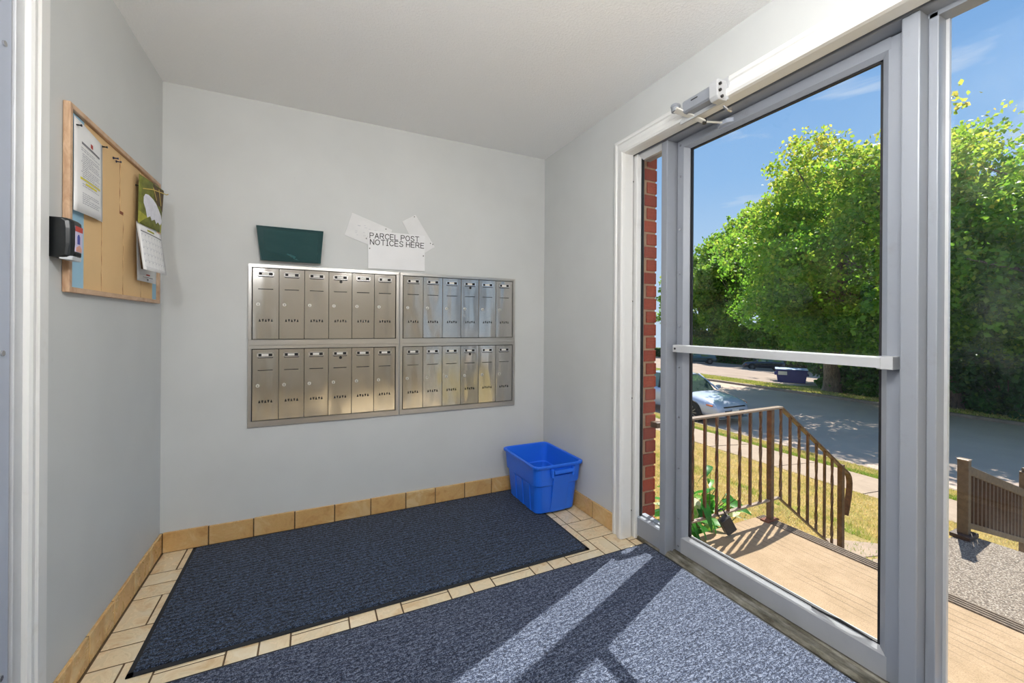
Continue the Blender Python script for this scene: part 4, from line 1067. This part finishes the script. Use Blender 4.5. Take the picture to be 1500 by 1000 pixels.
part('bottom_rail', MB().bar((4.30, Y2, -.235), (5.48, Y2, -.235 + 1.18 * sl), .030, .040), 'rail2', r2, bevel=0.003)
for k in range(15):
    x = 4.352 + .0745 * k
    if x > 5.45: break
    part('slat', MB().box(x - .013, x + .013, Y2 - .008, Y2 + .008, -.225 + (x - 4.3) * sl, .15 + (x - 4.3) * sl), 'rail2_dark', r2, bevel=0.001, seg=1)

# ------------------------------------------------------------------ leafy plant behind the railing
ho = thing('leafy_plant', 'bushy plant with broad green and cream leaves growing through the railing', 'plant', (2.58, 2.15, -.8))
def leaf_mesh(name, ln, wd, curl, tint):
    n = 6; vs, fs = [], []
    for i in range(n + 1):
        t = i / n; w_ = wd * math.sin(math.pi * min(1, t * .96 + .03)) ** .75 * (1 - .25 * t)
        z = -curl * t * t * ln; x = ln * t
        vs += [(x, -w_, z + .18 * w_), (x, 0, z - .0), (x, w_, z + .18 * w_)]
    for i in range(n):
        a = 3 * i; fs += [(a, a + 3, a + 4, a + 1), (a + 1, a + 4, a + 5, a + 2)]
    me = bpy.data.meshes.new(name); me.from_pydata(vs, [], fs); me.materials.append(MT['hosta'])
    at = me.attributes.new('tint', 'FLOAT', 'FACE')
    for i in range(len(fs)): at.data[i].value = min(1, max(0, tint + random.uniform(-.08, .08)))
    for p in me.polygons: p.use_smooth = True
    return me
lms = [leaf_mesh('leaf', l_, w_, c_, t_) for l_, w_, c_, t_ in ((.15, .034, .5, .15), (.17, .038, .35, .4), (.13, .03, .7, .55), (.16, .036, .6, .3), (.15, .036, .45, .98), (.14, .03, .2, .7))]
stm = MB()
for k in range(24):
    bx0, by0 = 2.58 + random.uniform(-.25, .22), 2.17 + random.uniform(-.08, .10)
    a = random.uniform(0, 2 * math.pi); q_ = random.random() ** .5
    tx, ty = 2.58 + .42 * q_ * math.cos(a), 2.16 + .20 * q_ * math.sin(a); tz = .24 - .42 * q_ * q_ + random.uniform(-.12, .02) - .22 * max(0, tx - 2.65)
    p0, p1, p2 = Vector((bx0, by0, -.80)), Vector((bx0 * .6 + tx * .4, by0, tz - .25)), Vector((tx, ty, tz))
    stm.tube([p0, p1, p2], [.006, .005, .003], 6)
    for q in range(12):
        t = q / 11; p = p0.lerp(p1, .35 + .65 * t * 2) if t < .5 else p1.lerp(p2, t * 2 - 1)
        o = link('leaf', random.choice(lms), ho, False)
        o.matrix_basis = Matrix.Translation(p) @ Matrix.Rotation(random.uniform(0, 2 * math.pi), 4, 'Z') @ Matrix.Rotation(R(random.uniform(-30, 45)), 4, 'Y') @ Matrix.Rotation(R(random.uniform(-40, 40)), 4, 'X') @ Matrix.Scale(random.uniform(.75, 1.2), 4)
# a few long leaves flopping over the porch edge
for (x, y, z, a, sc_) in ((2.03, 1.88, .02, -60, 1.2), (2.10, 1.88, -.02, -50, 1.25), (2.16, 1.87, .05, -75, 1.0), (1.98, 1.90, -.04, -70, 1.2), (2.22, 1.90, .0, -35, 1.1), (2.06, 1.86, -.06, -85, .9), (2.15, 1.86, .10, -95, 1.0), (1.93, 1.86, .06, -80, 1.0)):
    o = link('leaf', lms[int(abs(a)) % 5], ho, False)
    o.matrix_basis = Matrix.Translation((x + .09, y, z)) @ Matrix.Rotation(R(a), 4, 'Z') @ Matrix.Rotation(R(38), 4, 'Y') @ Matrix.Scale(sc_, 4)
part('stems', stm, 'stem', ho, kind='stuff')

# ------------------------------------------------------------------ cars
def make_car(name, label, x, y, heading, paint_key, length=4.5, width=1.78, height=1.43, suv=False, group=None):
    t = thing(name, label, 'car', (x, y, gz_road(x)), R(heading), group)
    Lh, Wh = length / 2, width / 2
    zb_, sill, belt = .20, .34, (.92 if not suv else 1.02)
    hood = .86 if not suv else .98
    deck = .98 if not suv else 1.05
    st = [  # x, half width factor, z bottom, shoulder z, top z, top half-width factor
        (-Lh, .78, .36, .66, .78, .66), (-Lh + .10, .92, .30, .78, deck, .76), (-Lh + .45, .98, .26, .84, deck, .82), (-Lh * .45, 1.0, zb_, .86, belt, .86),
        (0, 1.0, zb_, .85, belt, .87), (Lh * .36, 1.0, zb_, .82, belt - .01, .86), (Lh * .50, 1.0, .22, .78, hood + .02, .84), (Lh - .55, .985, .24, .72, hood - .05, .80),
        (Lh - .22, .93, .22, .66, hood - .14, .74), (Lh - .06, .82, .22, .58, hood - .23, .64), (Lh, .68, .28, .52, .56, .56)]
    rings = []
    for (sx, wf, z0_, zs, zt_, tf) in st:
        w_ = Wh * wf; h_ = Wh * tf
        rings.append([(sx, -w_ * .86, z0_), (sx, -w_ * .97, z0_ + .10), (sx, -w_, (z0_ + zs) / 2), (sx, -w_ * .985, zs), (sx, -h_, zt_), (sx, -h_ * .5, zt_ + .025),
                      (sx, h_ * .5, zt_ + .025), (sx, h_, zt_), (sx, w_ * .985, zs), (sx, w_, (z0_ + zs) / 2), (sx, w_ * .97, z0_ + .10), (sx, w_ * .86, z0_)])
    o = part('body', MB().loft(rings), paint_key, t, local=True, smooth=True)
    ss = o.modifiers.new('smooth', 'SUBSURF'); ss.levels = 2; ss.render_levels = 2
    # greenhouse
    fb, ft, rt, rb = Lh * .46, Lh * .12, -Lh * (.48 if not suv else .82), -Lh * (.80 if not suv else .93)
    zr = height
    base = [(fb, Wh * .80, belt - .03), (rb, Wh * .78, deck - .04), (rb, -Wh * .78, deck - .04), (fb, -Wh * .80, belt - .03)]
    mid_b = [(ft, Wh * .86, belt), (rt, Wh * .86, belt)]
    rings = []
    for (sx, hw, z_) in ((fb, .60, belt - .02), ((fb + ft) / 2 - .02, .76, (belt + zr) / 2 + .03), (ft, .68, zr - .03), (0 if not suv else -.2, .70, zr), (rt, .66, zr - .04), ((rt + rb) / 2, .70, (deck + zr) / 2 + .02), (rb, .60, deck - .01)):
        zb2 = belt - .06
        rings.append([(sx, -Wh * .84, zb2), (sx, -Wh * min(.84, hw + (.84 - hw) * .25), zb2 + max(.03, (z_ - zb2) * .55)), (sx, -Wh * hw, max(z_, zb2 + .05)), (sx, Wh * hw, max(z_, zb2 + .05)), (sx, Wh * min(.84, hw + (.84 - hw) * .25), zb2 + max(.03, (z_ - zb2) * .55)), (sx, Wh * .84, zb2)])
    part('windows', MB().loft(rings), 'car_glass', t, local=True, bevel=0.02)
    part('roof', MB().loft([[(sx, -Wh * .68, z_ - .03), (sx, -Wh * .55, z_ + .018), (sx, Wh * .55, z_ + .018), (sx, Wh * .68, z_ - .03)] for sx, z_ in ((ft + .04, zr - .03), (0 if not suv else -.2, zr), (rt - .04, zr - .04))]), paint_key, t, local=True, bevel=0.012)
    for s_ in (-1, 1):
        part('pillar', MB().bar((fb + .02, s_ * Wh * .80, belt), (ft + .02, s_ * Wh * .69, zr - .03), .07, .05), paint_key, t, local=True, bevel=0.01)
        part('pillar', MB().bar((rb - .02, s_ * Wh * .76, deck - .02), (rt - .02, s_ * Wh * .67, zr - .04), .12, .06), paint_key, t, local=True, bevel=0.01)
        part('pillar', MB().bar((-.25, s_ * Wh * .86, belt - .02), (-.28, s_ * Wh * .70, zr - .03), .07, .04), 'black', t, local=True, bevel=0.01)
        m_ = part('mirror', MB().obox((fb - .18, s_ * (Wh + .07), belt + .06), (.05, 0, 0), (0, .09, 0), (0, 0, .06)), paint_key, t, local=True, bevel=0.025)
        hlm = part('headlamp', MB().hexa([(Lh - .46, s_ * Wh * .955, .64), (Lh - .08, s_ * Wh * .80, .56), (Lh - .10, s_ * Wh * .62, .56), (Lh - .30, s_ * Wh * .70, .64),
                                        (Lh - .50, s_ * Wh * .90, .73), (Lh - .14, s_ * Wh * .79, .655), (Lh - .12, s_ * Wh * .60, .64), (Lh - .34, s_ * Wh * .66, .70)]), 'headlamp', t, local=True, bevel=0.008)
        part('indicator', MB().obox((Lh - .28, s_ * Wh * .915, .635), (.09, s_ * -.035, -.012), (.01, s_ * .03, 0), (0, 0, .018)), 'amber', hlm, local=True)
        part('fog_lamp', MB().obox((Lh - .13, s_ * Wh * .72, .36), (.03, s_ * -.02, 0), (0, .07, 0), (0, 0, .05)), 'black', t, local=True, bevel=0.01)
    part('grille', MB().hexa([(Lh - .03, -Wh * .48, .28), (Lh + .02, -Wh * .40, .28), (Lh + .02, Wh * .40, .28), (Lh - .03, Wh * .48, .28), (Lh - .06, -Wh * .55, .47), (Lh + .004, -Wh * .50, .47), (Lh + .004, Wh * .50, .47), (Lh - .06, Wh * .55, .47)]), 'black', t, local=True, bevel=0.01)
    part('upper_grille', MB().hexa([(Lh - .09, -Wh * .56, .565), (Lh + .012, -Wh * .54, .565), (Lh + .012, Wh * .54, .565), (Lh - .09, Wh * .56, .565), (Lh - .12, -Wh * .56, .60), (Lh - .012, -Wh * .54, .60), (Lh - .012, Wh * .54, .60), (Lh - .12, Wh * .56, .60)]), 'black', t, local=True, bevel=0.006)
    part('number_plate', MB().box(Lh + .012, Lh + .026, -.155, .155, .40, .515), 'white_label', t, local=True, bevel=0.004)
    part('lower_lip', MB().box(Lh - .12, Lh - .015, -Wh * .70, Wh * .70, .215, .245), 'alloy', t, local=True, bevel=0.01)
    wr = .315 if not suv else .35
    for sx in (Lh - .92, -Lh + .95):
        for s_ in (-1, 1):
            yv = s_ * Wh
            part('wheel_arch', MB().cyl((sx, yv - s_ * .22, wr + .02), (sx, yv + s_ * .006, wr + .02), wr + .055, 28), 'black', t, local=True)
            wo = part('tyre', MB().cyl((sx, yv - s_ * .20, wr), (sx, yv + s_ * .016, wr), wr, 28), 'tyre', t, local=True, bevel=0.02)
            part('rim', MB().cyl((sx, yv, wr), (sx, yv + s_ * .018, wr), wr * .66, 24), 'black', wo, local=True)
            mb = MB()
            for k in range(10):
                a = 2 * math.pi * k / 10
                mb.bar((sx + .04 * math.cos(a), yv + s_ * .022, wr + .04 * math.sin(a)), (sx + wr * .68 * math.cos(a), yv + s_ * .022, wr + wr * .68 * math.sin(a)), .026, .014, (0, 1, 0))
            part('wheel_spokes', mb, 'alloy', wo, local=True)
    return t
def gz_road(x):
    return -1.955 if x < 22 else gz(x)
make_car('car', 'silver-blue sedan parked at the near kerb facing along the road', 12.22, 11.10, -91.0, 'silver')
make_car('car', 'black hatchback parked before the hedge beside the blue dumpster', 48.5, 31.6, 128, 'car_black', 4.3, 1.8, 1.6, True)
make_car('car', 'dark teal wagon parked at the far end of the lot beyond the silver sedan', 47.5, 40.0, 140, 'car_green', 4.4, 1.8, 1.6, True)

# ------------------------------------------------------------------ dumpster
dm = thing('dumpster', 'navy blue steel dumpster with pale lid at the edge of the lot', 'dumpster', (30.2, 17.7, gz(30.2)), R(33))
bl_, bw_ = .55, .92
mb = MB(); mb.hexa([(-bl_ * .8, -bw_ * .86, .03), (bl_ * .8, -bw_ * .86, .03), (bl_ * .8, bw_ * .86, .03), (-bl_ * .8, bw_ * .86, .03), (-bl_, -bw_, .92), (bl_, -bw_, .92), (bl_, bw_, .92), (-bl_, bw_, .92)])
part('bin', mb, 'dumpster', dm, local=True, bevel=0.015)
part('lid', MB().hexa([(-bl_ - .03, -bw_ - .03, .92), (bl_ + .03, -bw_ - .03, .92), (bl_ + .03, -.005, .92), (-bl_ - .03, -.005, .92), (-bl_ - .03, -bw_ - .03, .95), (bl_ + .03, -bw_ - .03, .99), (bl_ + .03, -.005, .99), (-bl_ - .03, -.005, .95)]), 'dumpster_lid', dm, local=True, bevel=0.01)
part('lid', MB().hexa([(-bl_ - .03, .005, .92), (bl_ + .03, .005, .92), (bl_ + .03, bw_ + .03, .92), (-bl_ - .03, bw_ + .03, .92), (-bl_ - .03, .005, .95), (bl_ + .03, .005, .99), (bl_ + .03, bw_ + .03, .99), (-bl_ - .03, bw_ + .03, .95)]), 'dumpster_lid', dm, local=True, bevel=0.01)
part('rim', MB().box(-bl_ - .02, bl_ + .02, -bw_ - .02, bw_ + .02, .87, .92), 'dumpster', dm, local=True, bevel=0.01)
for s_ in (-1, 1):
    part('fork_pocket', MB().box(-.42, .42, s_ * (bw_ + .01) - .06, s_ * (bw_ + .01) + .06, .52, .66), 'dumpster', dm, local=True, bevel=0.01)
part('notice_plate', MB().hexa([(-bl_ * .94 - .02, .25, .55), (-bl_ * .94 + .02, .25, .55), (-bl_ * .94 + .02, .78, .55), (-bl_ * .94 - .02, .78, .55), (-bl_ * .985 - .02, .25, .80), (-bl_ * .985 + .02, .25, .80), (-bl_ * .985 + .02, .78, .80), (-bl_ * .985 - .02, .78, .80)]), 'white_label', dm, local=True)

# ------------------------------------------------------------------ trees, shrubs, hedge, grass
def leaf_cloud(name, pts, size, parent, mat, tint, flat=0.0, kind='stuff', jitter=0.35):
    n = len(pts)
    s = size * rng.uniform(1 - jitter, 1 + jitter, n)[:, None]
    a = rng.normal(size=(n, 3)); a[:, 2] *= (1 - flat); a /= np.linalg.norm(a, axis=1)[:, None]
    b = rng.normal(size=(n, 3)); b[:, 2] *= (1 - flat); b -= a * (a * b).sum(1)[:, None]; b /= np.linalg.norm(b, axis=1)[:, None]
    v = np.empty((n, 4, 3)); nrm = np.cross(a, b) * s * .12
    v[:, 0] = pts - a * s * .5; v[:, 1] = pts + b * s * .36 + nrm; v[:, 2] = pts + a * s * .5; v[:, 3] = pts - b * s * .36 + nrm
    me = bpy.data.meshes.new(name)
    me.vertices.add(n * 4); me.vertices.foreach_set('co', v.reshape(-1))
    me.loops.add(n * 4); me.loops.foreach_set('vertex_index', np.arange(n * 4, dtype=np.int32))
    me.polygons.add(n); me.polygons.foreach_set('loop_start', np.arange(0, n * 4, 4, dtype=np.int32)); me.polygons.foreach_set('loop_total', np.full(n, 4, dtype=np.int32))
    me.materials.append(MT[mat])
    at = me.attributes.new('tint', 'FLOAT', 'FACE'); at.data.foreach_set('value', np.clip(tint, 0, 1).astype(np.float32))
    me.update(); me.validate()
    o = link(name, me, parent, True); o['kind'] = kind
    return o
def crown_points(n, cz, rx, ry, rz, nb, br, clump=14, low=-.75):
    """clumped points: blobs spread over an ellipsoid (local to the trunk foot), sprays on each blob"""
    d = rng.normal(size=(nb * 3, 3)); d /= np.linalg.norm(d, axis=1)[:, None]; d = d[d[:, 2] > low][:nb]
    rad = rng.uniform(.55, 1.0, len(d))[:, None]
    bc = d * rad * np.array([rx, ry, rz]) + np.array([0, 0, cz])
    bb_ = br * rng.uniform(.7, 1.25, len(bc))
    nc = n // clump; k = rng.integers(0, len(bc), nc)
    dd = rng.normal(size=(nc, 3)); dd /= np.linalg.norm(dd, axis=1)[:, None]
    cc = bc[k] + dd * (bb_[k] * rng.uniform(.35, 1.0, nc) ** .5)[:, None] * np.array([1, 1, .8])
    nt_ = max(1, nc // 14)                           # sprays that stick out of the outline
    q = rng.integers(0, nc, nt_); o3 = np.array([0, 0, cz]); outw = (cc[q] - o3); cc[q] = cc[q] + outw / np.linalg.norm(outw, axis=1)[:, None] * br * rng.uniform(.2, .9, nt_)[:, None]
    p = np.repeat(cc, clump, 0) + rng.normal(size=(nc * clump, 3)) * br * .13
    tint = .22 + .5 * np.clip((p[:, 2] - cz + rz) / (2 * rz), 0, 1) ** 1.6 + rng.normal(size=len(p)) * .12 + np.repeat(rng.normal(size=nc) * .08, clump)  # upper leaves tinted yellower, lower ones darker, standing in for sunlit tops
    return p, tint, bc
def tree(label, x, y, h, rx, n, leaf, mat='leaf', nb=46, br=1.5, group=None, low=-.75, cfrac=.55, rzf=.47, tr=.28, lean=(0, 0), off=(0, 0)):
    t = thing('tree', label, 'tree', (x, y, gz(x)), 0, group)
    cz, rz = h * cfrac, h * rzf - br * .4
    p, tint, bc = crown_points(n, cz, rx - br * .5, rx - br * .5, rz, nb, br, low=low)
    p[:, 0] += lean[0] * p[:, 2] / h; p[:, 1] += lean[1] * p[:, 2] / h; bc[:, 0] += lean[0] * bc[:, 2] / h; bc[:, 1] += lean[1] * bc[:, 2] / h
    p[:, :2] += off; bc[:, :2] += off
    p = p[p[:, 2] > .9]; tint = tint[:len(p)] if len(tint) != len(p) else tint
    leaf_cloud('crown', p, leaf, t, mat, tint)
    f_ = Vector((lean[0] + off[0], lean[1] + off[1], 0))
    pts = [Vector((0, 0, -.3)), Vector((.02, -.05, .25)), Vector((-.08, .1, h * .15)) + f_ * .15, Vector((.1, .05, h * .33)) + f_ * .33, Vector((0, 0, h * .6)) + f_ * .6, Vector((.1, 0, h * .85)) + f_ * .85]
    part('trunk', MB().tube(pts, [tr * 1.7, tr * 1.2, tr, tr * .8, tr * .45, tr * .12], 12), 'bark', t, local=True, smooth=True)
    order = np.argsort(rng.random(len(bc)))[:12]
    for q in order:
        c = Vector(bc[q]); tt_ = min(.75, max(.18, (c.z / h) * .62)); b0 = Vector((0, 0, h * tt_)) + f_ * tt_
        m_ = b0.lerp(c, .5) + Vector((0, 0, .4)); part('branch', MB().tube([b0, m_, c], [tr * .36, tr * .2, .025], 7), 'bark', t, local=True, smooth=True)
    return t
GT = 'trees across the road'
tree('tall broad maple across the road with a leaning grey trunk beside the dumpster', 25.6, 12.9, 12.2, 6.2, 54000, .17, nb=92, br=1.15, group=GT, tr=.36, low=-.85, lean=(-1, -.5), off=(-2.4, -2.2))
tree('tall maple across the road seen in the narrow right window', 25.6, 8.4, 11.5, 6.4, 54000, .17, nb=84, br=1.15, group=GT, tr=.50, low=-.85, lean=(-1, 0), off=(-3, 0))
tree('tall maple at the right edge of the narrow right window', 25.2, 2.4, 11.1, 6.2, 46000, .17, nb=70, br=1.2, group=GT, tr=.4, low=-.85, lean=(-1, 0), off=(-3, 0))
tree('dense tree filling the wood behind the leaning maple', 35.5, 14.5, 13.4, 6.0, 26000, .40, nb=40, br=1.9, group=GT, low=-.95)
tree('dense tree filling the wood behind the right window', 35.0, 6.5, 13.0, 6.5, 26000, .40, nb=40, br=1.9, group=GT, low=-.95)
GL = 'trees behind the parking lot'
tree('lower rounded tree behind the lot, nearest the door hinge side', 66, 55.5, 19.5, 8.5, 32000, .50, 'leaf_far', 60, 1.9, GL, low=-1, cfrac=.5, rzf=.52)
tree('rounded tree behind the lot over the teal wagon', 64, 46.5, 25.0, 7.8, 36000, .50, 'leaf_far', 60, 1.9, GL, low=-1, cfrac=.5, rzf=.52)
tree('taller tree behind the lot above the black hatchback', 63, 38.5, 28.0, 7.8, 40000, .50, 'leaf_far', 64, 1.9, GL, low=-1, cfrac=.5, rzf=.52)
tree('tall full tree behind the lot directly above the dumpster', 60, 31.0, 26.5, 7.8, 40000, .50, 'leaf_far', 64, 1.9, GL, low=-1, cfrac=.5, rzf=.52)

def shrub(label, x, y, h, r, n, leaf, mat, group, name='shrub', cat='shrub'):
    t = thing(name, label, cat, (x, y, gz(x)), 0, group)
    p, tint, bc = crown_points(n, h * .5, r * .8, r * .9, h * .42, 16, min(r, h) * .38, low=-1)
    p = p[p[:, 2] > .02]; leaf_cloud('foliage', p, leaf, t, mat, tint[:len(p)])
    mb = MB()
    for k in range(6):
        c = Vector(bc[k]); mb.tube([Vector((random.uniform(-.1, .1), random.uniform(-.1, .1), -.05)), c * .5, c], [.03, .02, .008], 5)
    part('stems', mb, 'bark', t, local=True, kind='stuff')
GS = 'dark shrubs under the roadside trees'
for args in (('tall dark shrub right of the leaning trunk', 27.0, 12.0, 3.0, 1.5), ('tall dark shrub at the right edge of the door glass', 26.6, 10.3, 3.4, 1.5),
             ('dark shrub left of centre in the right window, beside the trunk', 26.2, 7.9, 2.6, 1.5), ('dark shrub in the middle of the right window', 25.8, 6.5, 3.0, 1.6),
             ('dark shrub spreading at the right edge of the right window', 25.0, 5.0, 2.8, 1.7), ('dark shrub beyond the right edge of the right window', 25.0, 3.0, 3.0, 1.7),
             ('dark thicket shrub deep in the wood behind the leaning maple', 31.5, 12.3, 4.2, 2.4), ('dark thicket shrub deep in the wood behind the right window', 31.5, 7.6, 4.4, 2.6),
             ('dark thicket shrub deep in the wood at the right edge', 31.0, 3.0, 4.4, 2.6), ('dark thicket shrub behind the dumpster side of the wood', 33.0, 16.0, 3.0, 1.8)):
    shrub(*args, 9000, .20, 'leaf_dark', GS)
GF = 'bright groundcover below the leaning maple'
for lab, x, y, h, r in (('bright green fern clump left of the leaning trunk', 27.4, 13.9, .7, .55), ('bright green fern clump in front of the leaning trunk', 26.2, 12.7, .75, .9), ('bright green fern clump right of the leaning trunk', 25.8, 11.5, .9, 1.1)):
    shrub(lab, x, y, h, r, 4000, .16, 'fern', GF, 'fern', 'fern')
for lab, x, y, h, r in (('big bush behind the hedge at the hinge side', 62.5, 52, 5, 4.5), ('big bush behind the hedge over the teal wagon', 62, 44, 5, 4.5), ('big bush behind the hedge between the two dark cars', 62, 37, 5, 4.5),
                        ('big bush behind the hedge over the black hatchback', 61.5, 30, 5, 4.5), ('big bush behind the hedge, nearest the wood', 61, 23, 5.5, 4.5)):
    shrub(lab, x, y, h, r, 7000, .45, 'leaf_far', 'bushes behind the hedge')
# clipped hedge along the back of the lot
hg = thing('hedge', 'long clipped dark green hedge along the back of the parking lot', 'hedge', (59, 45, gz(58)))
n_ = 26000
p = np.stack([rng.uniform(-.7, .7, n_), rng.uniform(-22, 24, n_), rng.uniform(0, 1.5, n_)], 1)
leaf_cloud('foliage', p, .22, hg, 'leaf_dark', rng.uniform(0, .6, n_))
part('twigs', MB().box(-.45, .45, -22, 24, 0, 1.3), 'soil', hg, local=True)

def grass(name, x0, x1, y0, y1, n, h, w_, green, dz=0.0):
    x = rng.uniform(x0, x1, n); y = rng.uniform(y0, y1, n); z = np.array([gz(q) for q in x]) + dz
    nx_, ny_ = 40, 80; fld = rng.random((nx_ + 1, ny_ + 1))
    u = (x - x0) / (x1 - x0) * nx_; v = (y - y0) / (y1 - y0) * ny_; iu = np.minimum(u.astype(int), nx_ - 1); iv = np.minimum(v.astype(int), ny_ - 1)
    fu, fv = u - iu, v - iv
    tn = fld[iu, iv] * (1 - fu) * (1 - fv) + fld[iu + 1, iv] * fu * (1 - fv) + fld[iu, iv + 1] * (1 - fu) * fv + fld[iu + 1, iv + 1] * fu * fv
    tint = np.clip(green(x, y) + (tn - .5) * .7 + rng.normal(size=n) * .12, 0, 1)
    a = rng.uniform(0, 2 * np.pi, n); ln = rng.uniform(.4, 1.0, n) * h; b = rng.uniform(0, 2 * np.pi, n); tl = rng.uniform(.1, 1.0, n)
    V = np.empty((n, 3, 3)); base = np.stack([x, y, z - .005], 1); sd_ = np.stack([np.cos(a), np.sin(a), np.zeros(n)], 1) * w_ / 2
    V[:, 0] = base - sd_; V[:, 1] = base + sd_; V[:, 2] = base + np.stack([np.cos(b) * tl * ln, np.sin(b) * tl * ln, ln], 1)
    me = bpy.data.meshes.new(name); me.vertices.add(n * 3); me.vertices.foreach_set('co', V.reshape(-1))
    me.loops.add(n * 3); me.loops.foreach_set('vertex_index', np.arange(n * 3, dtype=np.int32))
    me.polygons.add(n); me.polygons.foreach_set('loop_start', np.arange(0, n * 3, 3, dtype=np.int32)); me.polygons.foreach_set('loop_total', np.full(n, 3, dtype=np.int32))
    me.materials.append(MT['grass']); at = me.attributes.new('tint', 'FLOAT', 'FACE'); at.data.foreach_set('value', tint.astype(np.float32)); me.update(); me.validate()
    o = link(name, me); o['kind'] = 'stuff'; return o
near = lambda x, y: .30 + .30 * (x < 5.7)
tag(grass('grass', 5.12, 8.38, -.6, 9.5, 70000, .06, .012, near), 'dry patchy grass of the near lawn beyond the railing', 'grass')
tag(grass('grass', 2.95, 5.1, 2.46, 6.0, 26000, .06, .010, lambda x, y: .36 + 0 * x), 'dry grass close behind the porch railing', 'grass')
tag(grass('grass', 9.92, 10.7, -1, 14, 30000, .06, .014, lambda x, y: .42 + .40 * (x < 10.2)), 'narrow strip of green and yellow grass between sidewalk and kerb', 'grass')
tag(grass('grass', 22.2, 27.0, 2, 40, 40000, .09, .03, lambda x, y: .66 + 0 * x), 'olive grass verge across the road under the trees', 'grass')
tag(grass('grass', 4.35, 5.1, 1.9, 2.3, 500, .05, .008, lambda x, y: .85 + 0 * x, .0), 'green weeds growing in the crack of the concrete walkway', 'grass')
